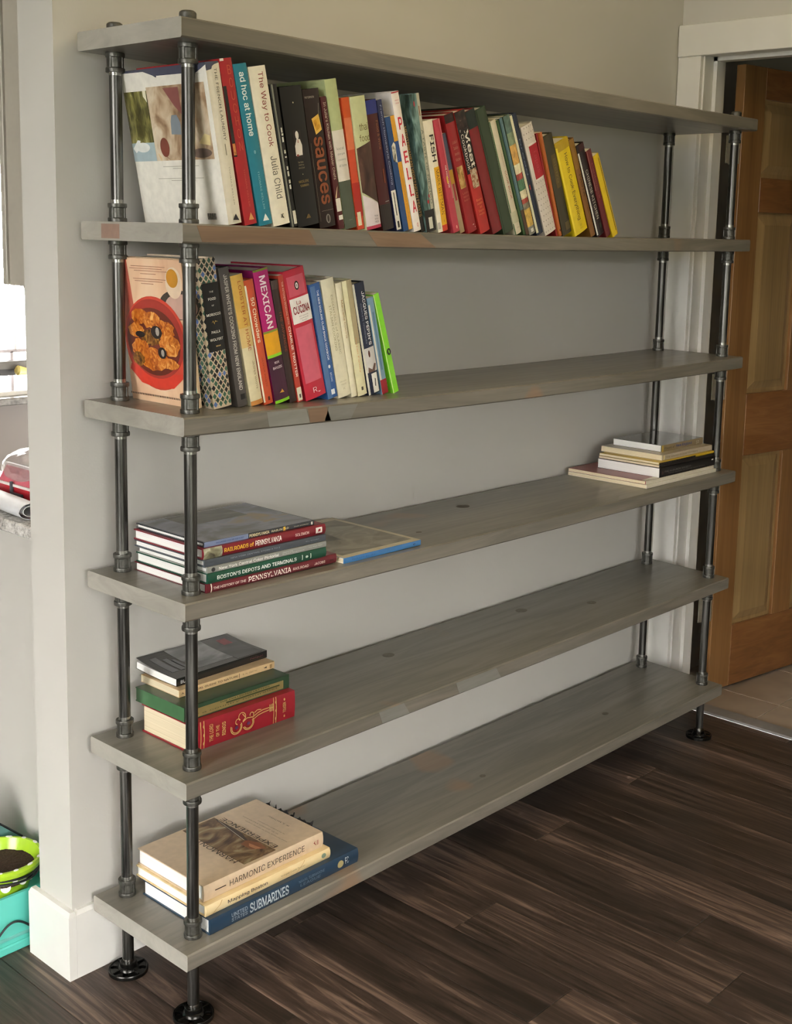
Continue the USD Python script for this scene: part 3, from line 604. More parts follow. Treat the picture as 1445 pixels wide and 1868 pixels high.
# 21
b = k1('maroonphoto', 'crimson hardcover with cream title lines above a tan food photo', '#931f23', .21)
b.panel(-1, 1, .93, 1, '#2d1815'); 
for i, w in enumerate(("Lidia's", 'Italian', 'American', 'Kitchen')): b.text(w, -.55, .45, .755 - i * .048, .78 - i * .048, '#b9806a', 'a')
b.panel(-.75, .45, .38, .565, picture('pasta_plate', [(.25, '#6b4a20'), (.5, '#b48a4a'), (.75, '#dcc08a')], (70, 1, 60)), 'photograph')
for i, w in enumerate(('Lidia', 'Matticchio', 'Bastianich')): b.text(w, -.6, .6, .33 - i * .03, .346 - i * .03, '#b66a52', 'a')
b.panel(.1, .4, .055, .062, '#e0cabd'); b.panel(.45, .6, .03, .036, '#e6d2c6')
# 22
b = k1('meat', 'black and red hardcover with large white title and meat photo', '#b02b26', .22)
b.panel(-1, 1, .50, 1, '#1c1413'); b.text('Meat', -.05, .85, .54, .84, '#e9e3da', bold=True); b.text('Cookbook', -.75, -.25, .53, .82, '#dcd5cb'); b.text('Complete', -.85, -.55, .84, .93, '#b9b1a6')
b.panel(-.55, .75, .375, .53, picture('roast', [(.2, '#4a2a1c'), (.4, '#8d5a3a'), (.55, '#c9b79c'), (.75, '#5d6b3a')], (90, 1, 80), distortion=1.4), 'photograph')
b.panel(-1, 1, .86, 1.0, picture('herb_dark', [(.3, '#171311'), (.6, '#3a2c28'), (.8, '#7a6a5c')], (60, 1, 60)))
for i, w in enumerate(('Bruce', 'Aidells', 'and', 'Denis', 'Kelly')): b.text(w, -.55 if w != 'and' else -.2, .5 if w != 'and' else .2, .265 - i * .03, .284 - i * .03, '#d9854a', 'a')
# 23-24
b = k1('darkred', 'dark red hardcover with a bottle green head, between the meat and green books', '#7d1e22', .215); b.panel(-1, 1, .86, 1, '#1e2a26'); b.panel(-.97, -.9, 0, 1, '#5d1518')
b = k1('green', 'plain bottle green clothbound book, untitled', '#33422f', .22); b.panel(-.8, -.72, 0, 1, '#26331f')
# 25
b = k1('cookbook', 'faded ivory hardcover with small red capitals low on the spine', '#d2c9b2', .21)
b.text('COOK BOOK', -.1, .5, .31, .56, '#a04a40'); b.text('GARDEN', -.05, .4, .6, .74, '#b9a893'); b.panel(-1, -.82, 0, 1, '#4a6a45'); b.panel(-1, 1, .10, .20, '#b7b598'); b.text('house', -.3, .4, .05, .065, '#9a9680', 'a')
# 26-29
b = k1('greenthin', 'very thin forest green booklet beside the ivory book', '#35522f', .20, hard=False)
b = k1('teelthin', 'thin slate teal book with brown foot', '#4f6c74', .205, hard=False); b.panel(-1, 1, 0, .22, '#4a3526'); b.panel(-.2, .3, .25, .95, '#6d8a90')
b = k1('patch', 'book whose spine is a patchwork of green, ochre and cream pictures', '#5b6650', .21)
for v0, v1, c in ((.86, 1, '#4d6058'), (.76, .86, '#6a7a62'), (.60, .76, '#b08a4e'), (.52, .60, '#d2c3a2'), (.47, .52, '#8a3f38'), (.38, .47, '#47674f'), (.31, .38, '#b9b396'), (.27, .31, '#8f4338'), (.22, .27, '#6f6a5c'), (.07, .22, '#a98c48'), (0, .07, '#6a6a64')):
    b.panel(-1, 1, v0, v1, picture('patch' + c[1:], [(.3, c), (.7, '#%02x%02x%02x' % tuple(min(255, int(int(c[i:i + 2], 16) * 1.35)) for i in (1, 3, 5)))], (90, 1, 60)), 'photograph')
b.panel(-.4, .4, .02, .05, '#d0cfc8', 'sticker')
b = k1('navycream', 'midnight blue hardcover with an ivory strip along one edge', '#202a3f', .225); b.panel(-1, -.5, .02, 1, '#d9d3b4'); b.panel(-.2, .1, .38, .42, '#a03c36'); b.text('bread', -.1, .3, .5, .8, '#6d7a90')
# 30
b = k1('dotted', 'off-white hardcover sprinkled with dots around a red title panel', '#d3cac0', .215)
b.poly(b.spine_map, [ell(-.8 + .4 * i + .2 * (j % 2), .03 + .05 * j, .05, .0055, 6) for j in range(20) for i in range(5) if not .49 < .03 + .05 * j < .84 and abs(-.8 + .4 * i + .2 * (j % 2)) < .95], '#5d5650', 'spine_dots')
b.panel(-.62, .98, .50, .83, '#e0d6cc'); b.panel(-.52, .98, .515, .815, '#a8202c'); b.text('Tapas', -.1, .6, .56, .77, '#b84450')
# 31-33
b = k1('redthin', 'sliver-thin scarlet booklet beside the dotted book', '#99262b', .185, hard=False)
b = k1('orangethin', 'thin burnt orange paperback', '#b8652f', .20, hard=False); b.poly(b.spine_map, [ell(0, .055, .5, .012, 10)], '#4a2a14')
b = k1('olive', 'dark olive hardcover with a lighter brown label panel', '#3b3521', .215); b.panel(-.3, .75, .47, .80, '#5d4e2b'); b.panel(-.2, .85, .04, .12, '#5f5232'); b.text('Bistro', -.05, .45, .52, .76, '#7a6a3c')
# 34
b = k1('yellow', 'very broad bright yellow hardcover with handwritten style title', '#e2c71a', .20)
b.panel(-1, 1, .90, 1, '#b7981f'); b.text('How to Cook Everything', -.25, .35, .14, .86, '#5a4d0c'); b.text('M B', -.1, .3, .04, .09, '#b8a318')  # darker head band: shade at the top put into the colour
b.panel(-1, -.80, 0, .95, '#f0d83a')  # brighter edge strip: light on the cover side put into the colour
# 35-38
b = k1('brown', 'tobacco brown book with dark PASTA capitals', '#7a5222', .21); b.text('PASTA', -.4, .6, .42, .64, '#4a3012'); b.panel(-1, 1, .70, 1, '#85601f')
b = k1('kitchen', 'black hardcover with white serif title and a white page edge strip', '#211214', .205); b.panel(-1, -.72, .02, .92, '#d9d6d2'); b.text('CHINESE KITCHEN', -.25, .4, .18, .72, '#cfc9bc'); b.panel(-.5, 1, .93, 1, '#3d1a1c'); b.poly(b.spine_map, [ell(.3, .1, .25, .03, 12)], '#39463a')
b = k1('wine', 'worn wine red paperback with chafed pale edges near the end of the row', '#651d22', .20, hard=False); b.panel(-.95, -.75, .55, 1, '#9a6a60', 'worn_edge'); b.text('Cantonese', -.3, .4, .45, .85, '#8d4a44')
b = k1('yellow2', 'slim lemon yellow paperback ending the upper row', '#dcbc1c', .195, hard=False); b.panel(.55, .7, .05, .95, '#5d4c10'); b.panel(.72, 1, 0, 1, '#cda91a')
# ------------------------------------------------------------------ second shelf down
b = k2('dish', 'tall cookbook with a red casserole of chicken pictured on its cover', '#e3c6a0', .205)
b.side_sheet(-1, .0, .2048, .0, 1.0, picture('tablecloth_cover', [(.3, '#d8a888'), (.55, '#e9c4a0'), (.8, '#f0d6b8')], (1, 12, 5)))
b.side_poly(-1, [[(.165, .60), (.2048, .50), (.2048, .998), (.178, .998)]], picture('napkin_red', [(.3, '#a8483a'), (.7, '#cc7460')], (1, 30, 20)))
b.side_poly(-1, [ell(.018, .70, .062, .10)], '#4a4238'); b.side_poly(-1, [ell(.012, .69, .05, .085)], '#c9a494'); b.side_poly(-1, [ell(.03, .845, .026, .105)], '#e6cdb0'); b.side_poly(-1, [ell(.033, .875, .018, .062)], '#c78c2e')
def trot(x, y): return x, y
b.side_poly(-1, [ell(.105, .42, .102, .325, 40)], '#cf4a38'); b.side_poly(-1, [[(.012, .235), (.06, .12), (.115, .105), (.165, .13), (.2, .22), (.195, .26), (.1, .2)]], '#d8402f')
b.side_poly(-1, [ell(.108, .45, .094, .275, 40)], '#a83a30'); b.side_poly(-1, [ell(.112, .43, .086, .235, 40)], '#6d2f22')
rg = random.Random(3)
for cx, cy, rx, ry, c in ((.15, .60, .030, .055, 'stew_a'), (.115, .58, .030, .06, 'stew_b'), (.165, .50, .028, .05, 'stew_b'), (.075, .52, .036, .07, 'stew_a'), (.12, .46, .034, .06, 'stew_c'), (.155, .37, .030, .07, 'stew_a'), (.06, .41, .034, .08, 'stew_b'), (.115, .31, .045, .085, 'stew_a'), (.165, .30, .02, .05, 'stew_c'), (.065, .29, .03, .04, 'stew_b')):
    pt = ell(cx, cy, rx, ry, 18); pt = [(cx + (x - cx) * (.82 + .3 * rg.random()), cy + (y - cy) * (.82 + .3 * rg.random())) for x, y in pt]
    b.side_poly(-1, [pt], picture(c, {'stew_a': [(.25, '#7a3414'), (.5, '#c4691f'), (.75, '#e6a24a')], 'stew_b': [(.25, '#8a3d16'), (.5, '#d07a2a'), (.75, '#f0b868')], 'stew_c': [(.3, '#3a2416'), (.55, '#8a5a24'), (.8, '#d9a94e')]}[c], (1, 70, 60), distortion=1.5))
b.side_poly(-1, [ell(.098, .50, .018, .045, 14), ell(.085, .36, .014, .04, 14), ell(.152, .475, .016, .022, 14)], '#2d2320'); b.side_poly(-1, [ell(.094, .505, .006, .03, 12), ell(.083, .36, .005, .025, 12)], '#a39a90')
for v, a0, a1 in ((.945, .05, .16), (.93, .06, .165), (.915, .045, .15), (.895, .08, .13), (.86, .05, .155), (.845, .06, .15), (.828, .09, .13)): b.side_sheet(-1, a0, a1, v, v + .004, '#a9765c', 'cover_text')
for i in range(34): b.side_sheet(-1, .012 + i * .0055, .015 + i * .0055, .048, .06, '#6b5648', 'cover_border')
b.panel(-1, -.75, 0, 1, '#5fc6c0')
# mosaic
b = k2('mosaic', 'thick cookbook patterned all over with coloured mosaic tiles and a black title label', '#dcc9ae', .215)
TC = ['#33483c', '#1d1e20', '#6480c0', '#466b58']
def diamonds(fn, us, vs, ru, rv, seed, skip=None):
    rr = random.Random(seed); lots = {c: [] for c in TC + ['#7d2a30']}
    for j, v in enumerate(vs):
        for i, u in enumerate(us):
            for du, dv in ((0, 0), (.5, .5)):
                uu, vv = u + du * (us[1] - us[0]), v + dv * (vs[1] - vs[0])
                if skip and skip(uu, vv): continue
                if uu > us[-1] + 1e-6 or vv > vs[-1] + 1e-6: continue
                lots[rr.choice(TC[:2] + TC + TC[3:])].append([(uu - ru, vv), (uu, vv - rv), (uu + ru, vv), (uu, vv + rv)])
            vv = v + .5 * (vs[1] - vs[0])
            if vv < vs[-1] and not (skip and skip(u, vv)): lots['#7d2a30'].append([(u - ru * .22, vv), (u, vv - rv * .22), (u + ru * .22, vv), (u, vv + rv * .22)])
    for c, P in lots.items():
        if P: b.poly(fn, P, c, 'tile_pattern')
diamonds(b.spine_map, np.linspace(-.80, .80, 4), np.linspace(.03, .985, 18), .20, .0205, 5)
diamonds(lambda u, v, o: b.side_map(-1, u, v, o), np.linspace(.006, .062, 5), np.linspace(.03, .985, 18), .0052, .0205, 6)
b.panel(-.82, .98, .385, .84, '#141414', 'title_label')
for w, v, h, u in (('THE', .775, .012, .22), ('FOOD', .725, .018, .42), ('OF', .685, .010, .12), ('MOROCCO', .622, .018, .78), ('PAULA', .505, .018, .48), ('WOLFERT', .455, .018, .72)): b.text(w, .08 - u, .08 + u, v, v + h, '#e9e6df', 'a', bold=h > .015)
b.poly(b.spine_map, [[(-.3, .575), (-.1, .592), (0, .572), (.1, .59), (.42, .58), (.1, .583), (0, .565), (-.12, .585)]], '#c9a85a'); b.text('ecco', -.1, .42, .415, .424, '#e8c787', 'a', bold=True)
b = k2('newengland', 'charcoal grey cookbook with tall pale condensed lettering', '#4e4a48', .21)
b.text("JASPER WHITE'S COOKING FROM NEW ENGLAND", -.35, .35, .12, .95, '#c2bdb6', bold=True); b.panel(-.3, .6, .05, .09, '#1d1c1d')
b = k2('lobster', 'gold fading to cream hardcover with rust coloured title', '#ddd2ad', .205)
b.panel(-1, 1, .60, 1, '#d9ae55'); b.panel(-1, 1, .45, .60, '#dbbe7e'); b.panel(-1, 1, 0, .035, '#c98a48', 'worn_edge'); b.text('LOBSTER AT HOME', -.1, .45, .42, .95, '#a9521e'); b.text('JASPER WHITE', .2, .5, .12, .34, '#8d7a5c')
b = k2('chowder', 'orange-red hardcover with cream title and a white page strip', '#cb5430', .20)
b.panel(-1, -.72, .02, .96, '#e3dac2'); b.text('50 Chowders', -.3, .45, .50, .86, '#f0dcc0', bold=True); b.text('JASPER WHITE', -.1, .2, .14, .38, '#8f3518'); b.panel(-.1, .25, .03, .06, '#5a2312')
b = k2('mexican', 'magenta and purple hardcover with a yellow box and lime trim', '#8c1a5c', .215)
b.panel(-1, 1, .545, .985, '#b3216f'); b.panel(-1, 1, 0, .345, '#452036'); b.panel(-1, 1, .365, .53, '#e5a81c'); b.panel(-1, 1, .345, .367, '#8fd42a'); b.panel(-1, 1, .53, .545, '#8a9a3a'); b.panel(-1, 1, 0, .022, '#86cf2e'); b.panel(-1, 1, .985, 1, '#7c8a30')
b.text('MEXICAN', -.42, .42, .56, .95, '#f2dfe6', bold=True); b.text('RICK', -.3, .35, .295, .312, '#e9d9df', 'a', bold=True); b.text('BAYLESS', -.6, .65, .255, .275, '#e9d9df', 'a', bold=True); b.poly(b.spine_map, [[(-.3, .075), (.35, .07), (.1, .1), (-.05, .085)]], '#d09a3c')
b.poly(b.spine_map, [[(-.9 + i * .2, .335), (-.8 + i * .2, .335), (-.85 + i * .2, .322)] for i in range(9)], '#2a1020')
b = k2('japanese', 'dark chocolate hardcover with faint rust lettering', '#352522', .205); b.text('THE JAPANESE', -.2, .5, .42, .75, '#8d4a2c'); b.panel(-1, 1, .93, 1, '#4a3d38')
b = k2('trotter', 'thin brick red book with white capitals and a library sticker', '#b8402f', .20, hard=False)
b.text('THE KITCHEN SESSIONS WITH', -.2, .4, .62, .95, '#e6c9bc'); b.text('CHARLIE TROTTER', -.3, .55, .2, .60, '#f0e2da', bold=True); b.panel(-.8, .9, .01, .115, '#dcd8c4', 'sticker'); b.panel(-.2, .4, .03, .06, '#55524a', 'sticker_print')
b = k2('cucina', 'broad crimson hardcover with pink panels and a white title plate', '#c2283f', .23)
b.panel(-.78, .78, .80, .95, '#d0586a'); b.panel(-.78, .78, .13, .565, '#d26377'); b.panel(-.85, .98, .595, .785, '#ece8e4', 'title_plate'); b.poly(b.spine_map, [ell(0, .875, .2, .034, 20)], '#2b2022'); b.poly(b.spine_map, [ell(0, .875, .12, .022, 18)], '#e6dcd8'); b.poly(b.spine_map, [ell(0, .875, .05, .012, 14)], '#8d8a8a')
b.text('La', -.3, .1, .735, .765, '#a01f2c', 'a'); b.text('CUCINA', -.7, .85, .665, .725, '#8a1420', 'a', bold=True); b.text('the regional', -.3, .6, .64, .648, '#6d5a5c', 'a'); b.text('cooking of', -.25, .55, .622, .63, '#6d5a5c', 'a'); b.text('Italy', -.1, .4, .604, .612, '#6d5a5c', 'a'); b.text('R', -.25, .12, .045, .085, '#f0d8dc', 'a'); b.poly(b.spine_map, [[(.1, .045), (.3, .035), (.45, .042), (.28, .043)]], '#f0d8dc')
b = k2('blue', 'cobalt blue paperback with a column of white capitals', '#345f9e', .19, hard=False)
b.panel(-1, -.1, 0, .98, '#5679a8'); b.text('THE NEW ENGLAND CLAM SHACK COOKBOOK', .1, .5, .33, .94, '#e6ebf2', bold=True); b.text('BROOKE', .15, .45, .14, .22, '#dfe6f0'); b.poly(b.spine_map, [ell(.2, .275, .22, .016, 12)], '#e6ebf2'); b.panel(-.2, .5, .03, .075, '#e2e8ef')
b = k2('essentials', 'ivory hardcover with two lines of faded olive capitals', '#e2dcc2', .20)
b.text('ESSENTIALS of CLASSIC', .08, .38, .36, .86, '#a29a74'); b.text('ITALIAN COOKING', -.42, -.12, .40, .78, '#a29a74'); b.text('Marcella', -.5, .5, .125, .14, '#bdb594', 'a'); b.text('Hazan', -.4, .4, .10, .115, '#bdb594', 'a'); b.text('K', -.15, .15, .06, .08, '#bdb594', 'a')
b = k2('creamthin', 'slim buttermilk hardcover with a ragged torn jacket edge', '#e6dfc3', .195)
b.text('Marcella Cucina', -.2, .4, .52, .85, '#a5804e'); b.poly(b.spine_map, [[(.75 + .12 * ((i * 7) % 3 - 1), i / 16), (1, i / 16), (1, (i + 1) / 16), (.75 + .12 * (((i + 1) * 7) % 3 - 1), (i + 1) / 16)] for i in range(14)], '#a39370', 'torn_edge')
b = k2('creamwide', 'pale lemon hardcover, grey-brown at its head, faint orange script', '#e3ddb6', .20)
b.panel(-.2, 1, .45, 1, '#b3a684'); b.text('Hazan Family', -.1, .25, .2, .5, '#d99a62'); b.panel(-.2, .2, .045, .075, '#4d4a3c')
b = k2('jacques', 'navy hardcover with white name above a photo of a white-coated chef', '#1f2840', .20)
b.panel(-1, -.72, 0, 1, '#d6d2c4'); b.text("JACQUES PEPIN'S", .15, .7, .44, .92, '#e6e6ea', bold=True); b.text('COMPLETE TECHNIQUES', -.3, -.08, .46, .82, '#8a93a8'); b.panel(-.72, 1, .20, .42, '#cfccca', 'photograph')
b.poly(b.spine_map, [ell(-.05, .365, .16, .032, 14)], '#5d3026', 'photograph'); b.poly(b.spine_map, [[(-.6, .2), (.5, .2), (.9, .26), (.55, .27), (.1, .22), (-.5, .25)]], '#6a5148', 'photograph'); b.panel(-.2, .75, .01, .185, '#e6e3dc', 'sticker'); b.poly(b.spine_map, [[(.15, .07), (.28, .06), (.4, .13), (.25, .14)]], '#26262a', 'sticker_print')
b = k2('bluegrey', 'small blue-grey paperback with a red foot', '#7a9cb4', .175, hard=False); b.panel(-1, -.5, 0, .93, '#d6d4c8'); b.panel(-1, 1, 0, .15, '#9a2430'); b.panel(-.1, .3, .25, .85, '#5d7f99')
b = k2('lime', 'slim lime green paperback with a round black emblem, last of its row', '#86d92f', .18, hard=False); b.panel(-1, -.82, 0, 1, '#d9e6b0'); b.poly(b.spine_map, [ell(.25, .415, .7, .034, 20)], '#1d2418'); b.poly(b.spine_map, [ell(.3, .415, .2, .018, 14)], '#86d92f')
# ------------------------------------------------------------------ railway books lying on the third shelf down
G3 = 'railway books stacked flat'
z = zs(3, .2) + .0002
b = lying('dark red clothbound railway book at the bottom of the stack', G3, .0735, .415, -.272, -.035, z, z + .0195, '#681f2a', PAGESW)
b.text('THE HISTORY OF THE', -.35, .2, .72, .955, '#e6d6cc', bold=True); b.text('PENNSYLVANIA', -.6, .55, .375, .70, '#f0e6dc', bold=True); b.text('RAILROAD', -.4, .2, .235, .36, '#e0ccc2', bold=True); b.text('JACOBS', -.4, .2, .10, .19, '#e0ccc2', bold=True); b.panel(-.9, .9, .965, .972, '#d9c9bc'); b.panel(-.3, .1, .03, .06, '#4d1a20')
b = lying('dark green jacketed book with white spaced capitals in the flat stack', G3, .0737, .381, -.276, -.04, z + .0198, z + .0405, '#174a39', PAGESW)
b.text("BOSTON'S DEPOTS AND TERMINALS", -.4, .35, .27, .93, '#e9ece6', bold=True); b.panel(-.5, .5, .215, .222, '#c9d6cc'); b.panel(-.5, .5, .14, .147, '#c9d6cc'); b.poly(b.spine_map, [ell(0, .18, .25, .012, 14)], '#c9d6cc')
b = lying('pale grey book with bold white lettering in the middle of the flat stack', G3, .0737, .383, -.273, -.045, z + .0407, z + .0528, '#8f918c', PAGESW)
b.text('New York Central Color Pictorial', -.55, .45, .42, .91, '#ecece8', bold=True); b.text('Volume One', .1, .5, .30, .39, '#d6d6d0'); b.text('Robert Stephens', -.5, -.05, .20, .39, '#d6d6d0'); b.text('Four Ways West', -.2, .3, .04, .16, '#cfcfc8'); b.poly(b.spine_map, [ell(0, .955, .7, .015, 14)], '#2d2e30')
b = lying('slate blue book with tiny pale title, just under the red one', G3, .070, .384, -.270, -.04, z + .0530, z + .0670, '#4a5058', PAGESW)
b.text('NEW YORK CENTRAL STEAM A TO Z', -.1, .3, .40, .80, '#9aa3ae'); b.text('Sky Shrader', -.2, .2, .06, .18, '#8d959f')
b = lying('bright red book with yellow and white title, second from the top', G3, .070, .386, -.268, -.038, z + .0672, z + .0882, '#7c1e2a', PAGESW)
b.panel(-1, 1, .86, 1, picture('steam_engine', [(.25, '#3a342c'), (.5, '#8d8a70'), (.7, '#c9c9b4')], (60, 1, 40)), 'photograph'); b.text('RAILROADS of', -.35, .45, .615, .845, '#e3b53a', bold=True); b.text('PENNSYLVANIA', -.45, .6, .385, .60, '#f0e2da', bold=True); b.text('SOLOMON', -.3, .3, .15, .27, '#e6c9c0', bold=True); b.panel(-.55, .6, .035, .09, '#ece6e0'); b.poly(b.spine_map, [[(-.2, .05), (.3, .05), (.3, .065), (-.2, .075)]], '#8f2230')
b = lying('thin glossy book with a faded blue-grey train picture, on top of the flat stack', G3, .078, .362, -.258, -.035, z + .0884, z + .0985, '#3a3d42', PAGESW, rough=.22)
PIC = picture('train_cover', [(.25, '#55544e'), (.42, '#6f7078'), (.55, '#868a9a'), (.66, '#8d8272'), (.75, '#a08468')], (1, 14, 10), rough=.25)
b.side_sheet(1, .001, .222, .01, .99, PIC); b.side_sheet(1, .13, .218, .25, .78, picture('train_side', [(.3, '#4d4b44'), (.6, '#67645c'), (.8, '#84807a')], (1, 40, 10), rough=.25)); b.side_sheet(1, .216, .2185, .05, .95, '#8f8d84')
b.panel(-1, 1, .62, 1, '#7a88a8'); b.text('RAILROAD COLOR HISTORY', -.3, .3, .66, .90, '#2d4a80', bold=True); b.text('PENNSYLVANIA', -.6, .6, .43, .61, '#e6dcb0', bold=True); b.text('RAILROAD', -.4, .4, .25, .41, '#c9c4a6', bold=True); b.panel(-.8, .8, .28, .30, '#d9b33a'); b.text('Schafer and Solomon', -.2, .3, .06, .2, '#b9b4a0'); b.panel(-.6, .6, .02, .035, '#d9d6cc')
# the magazine beside the stack
zm = zs(3, .55) + .0002
b = lying('open-faced tan atlas with a blue spine lying beside the railway stack', None, .4255, .666, -.283, .010, zm, zm + .0130, '#3f78b0', PAGESC, hard=False, cat='book')
b.side_sheet(1, .0, .2925, 0, 1, picture('chart_margin', [(.3, '#b5a88a'), (.7, '#c9bda0')], (1, 20, 20))); b.side_sheet(1, .018, .27, .05, .95, picture('chart_cover', [(.25, '#5c584d'), (.45, '#7d7767'), (.7, '#979080')], (1, 13, 9), rough=.3, distortion=2.0))
b.side_poly(1, [[(.12, .55), (.2, .5), (.24, .62), (.2, .8), (.13, .75)]], '#57534a'); b.side_poly(1, [[(.06 + .03 * i, .12 + .05 * i), (.064 + .03 * i, .12 + .05 * i), (.09 + .03 * i, .3 + .04 * i)] for i in range(4)], '#4d4a42')
b.text('NAUTICAL', -.2, .2, .6, .9, '#2d5a90'); b.text('c', -.3, .3, .08, .11, '#1d3558', bold=True)
# ------------------------------------------------------------------ paperbacks at the far end of the same shelf
G4 = 'paperbacks stacked at the far end of the third shelf down'
z = zs(3, 1.85) + .0006
b = lying('large cream-edged magazine at the bottom of the far paperback stack', G4, 1.634, 2.030, -.268, .008, z, z + .0105, '#d9d2c0', PAGESC, hard=False, cat='magazine', name='magazine')
b.panel(-1, 1, 0, 1, '#cfc8b8')
b = lying('maroon-topped magazine second from the bottom of the far stack', G4, 1.638, 2.026, -.262, .010, z + .0107, z + .0205, '#8a4644', PAGESC, hard=False, cat='magazine', name='magazine')
b.panel(-1, 1, 0, 1, '#c9c2b2'); b.side_poly(1, [[(.0, .0), (.06, .0), (.015, 1), (.0, 1)]], '#c4bca8', 'cover_border')
b = lying('thick white-paged paperback with a black spine in the far stack', G4, 1.712, 2.032, -.262, -.045, z + .0207, z + .0490, '#1d1b1b', PAGESW, hard=False)
b.text('THE AUDUBON SOCIETY', -.1, .25, .45, .92, '#8d8a84'); b.text('field guide to birds and trees', -.6, -.3, .2, .85, '#77746e'); b.poly(b.spine_map, [ell(-.1, .955, .4, .018, 14)], '#4d3a34'); b.panel(.25, .5, .04, .07, '#d0cdc6')
b = lying('wavy cream paperback lying on the black-spined one', G4, 1.716, 2.030, -.258, -.045, z + .0492, z + .0570, '#2a2724', PAGESC, hard=False)
b = lying('thin yellow-spined booklet under the two topmost paperbacks', G4, 1.718, 2.034, -.255, -.045, z + .0572, z + .0645, '#c9a92c', PAGESC, hard=False); b.panel(-1, .5, .35, 1, '#232120')
b = lying('tan-spined paperback second from the top of the far stack', G4, 1.748, 2.036, -.246, -.030, z + .0647, z + .0815, '#b3a690', PAGESC, hard=False)
b.text('THE SIBLEY GUIDE TO TREES', -.3, .2, .3, .93, '#6d6452'); b.panel(-.8, .8, .955, .985, '#d9cba0')
b = lying('glossy dark-covered paperback topping the far stack', G4, 1.790, 2.030, -.216, -.045, z + .0817, z + .1015, flat('#4b4c4a', .06, .7, vary=.15, scale=25, coat=.5), PAGESW, hard=False)
b.panel(-1, 1, 0, 1, '#8a7a5c'); b.text('Flowers of', -.4, .3, .70, .93, '#3a2f22'); b.text('New England', -.5, .5, .28, .66, '#3a4680', bold=True); b.text('13', -.5, .4, .1, .17, '#cfc8b4'); b.panel(-1, 1, .955, 1, '#b39a4a')
# ------------------------------------------------------------------ fourth shelf: four books
G5 = 'books stacked flat on the second lowest shelf'
z = zs(4, .2) + .0002
b = lying('thick crimson gilt-tooled book at the bottom of its stack', G5, .090, .368, -.196, -.030, z, z + .0600, '#951c2a', PAGESC, sag=.002)
GO = '#c9a667'
for v in (.905, .875, .215, .190): b.panel(-.97, .97, v, v + .005, GO)
for v in (.885, .200):
    for u in (-.6, .0, .6): b.poly(b.spine_map, [[(u - .14, v), (u, v - .006), (u + .14, v), (u, v + .006)]], GO)
b.text('THE LORD', -.62, .62, .80, .835, GO, 'a', bold=True); b.text('OF THE', -.4, .4, .745, .775, GO, 'a', bold=True); b.text('RINGS', -.45, .5, .685, .72, GO, 'a', bold=True); b.text('TOLKIEN', -.35, .4, .10, .13, GO, 'a', bold=True)
def stroke(pts, w, ku=.030, kv=.278):
    P = []
    for (x0, y0), (x1, y1) in zip(pts[:-1], pts[1:]):
        dx, dy = (x1 - x0) * ku, (y1 - y0) * kv; n = math.hypot(dx, dy) + 1e-9; ox, oy = -dy / n * w / ku, dx / n * w / kv
        P.append([(x0 - ox, y0 - oy), (x0 + ox, y0 + oy), (x1 + ox, y1 + oy), (x1 - ox, y1 - oy)])
    return P
def curve(pts, w): return stroke([(y / .030, .455 - x / .278) for x, y in pts], w)      # x along the spine, y across it, in metres
def arc(cx, cy, r, a0, a1, n=16, shrink=.0): return [(cx + r * (1 - shrink * k / n) * math.cos(math.radians(a0 + (a1 - a0) * k / n)), cy + r * (1 - shrink * k / n) * math.sin(math.radians(a0 + (a1 - a0) * k / n))) for k in range(n + 1)]
orn = []
for c_ in (arc(-.036, -.007, .0155, 160, 390, 16, .1), arc(-.036, -.007, .0125, 165, 385, 14, .1), arc(-.004, -.006, .0150, 200, 395, 16, .1), arc(-.004, -.006, .0120, 205, 390, 14, .1),
           arc(-.022, .012, .0105, -60, 230, 16, .25), arc(-.033, .004, .007, 20, 260, 12, .3), arc(.004, .010, .006, -40, 200, 10, .3), [(-.02, .0), (-.008, .006), (.008, .004), (.02, .009), (.034, .012), (.052, .012)],
           [(.010, -.001), (.022, .004), (.036, .006), (.052, .007)], [(-.02, .018), (-.012, .008), (-.02, .002)], [(.012, .012), (.02, .016), (.03, .014)]): orn += curve(c_, .00095)
for k in range(3): orn += curve([(.054 + .004 * k, .002), (.054 + .004 * k, .018)], .0012)
orn += curve([(.052, .010), (.064, .010)], .001)
b.poly(b.spine_map, orn, GO); b.poly(b.spine_map, [ell(-.25, .585, .13, .016, 12), ell(-.22, .47, .13, .016, 12)], '#5d3358')
for u in (-.62, .62): b.poly(b.spine_map, [ell(u, .115, .1, .008, 10)], GO)
b = lying('green boxed set with an olive label, between the crimson book and the tan paperback', G5, .090, .368, -.176, -.008, z + .0602, z + .0905, '#2b4530', flat('#3a5f40', .45), hard=True, sag=.0006)
b.panel(-.80, .42, .06, .97, '#86774a', 'spine_label'); b.text('THE COLLECTED LETTERS', .12, .34, .20, .68, '#3d4626', bold=True); b.text('of a country naturalist', -.55, -.25, .12, .94, '#4a4a2c'); b.panel(-.2, .0, .10, .62, '#3d4626', 'spine_label')
b.side_sheet(1, .0, .004, 0, 1, '#26432b', 'cover_edge')
sp = stage.GetPrimAtPath(b.p)
put(b.p, 'slipcase_end', bx(-.0148, .0148, .001, .166, .2772, .2784, .0008), flat('#456f4a', .4)); 
b = lying('tan paperback with brown title, resting on the green box', G5, .116, .371, -.124, .010, z + .0907, z + .1065, '#d9b98a', PAGESC, hard=False)
b.text('A CRITICAL GUIDE TO NATURE', -.25, .3, .40, .98, '#5d4630', bold=True); b.panel(-.6, .6, .385, .389, '#5d4630'); b.text('P. H. SMITH', -.2, .25, .20, .35, '#77603f'); b.poly(b.spine_map, [[(-.2, .09), (.3, .09), (0, .125)]], '#2d2218'); b.panel(-.6, .5, .03, .055, '#a8865a')
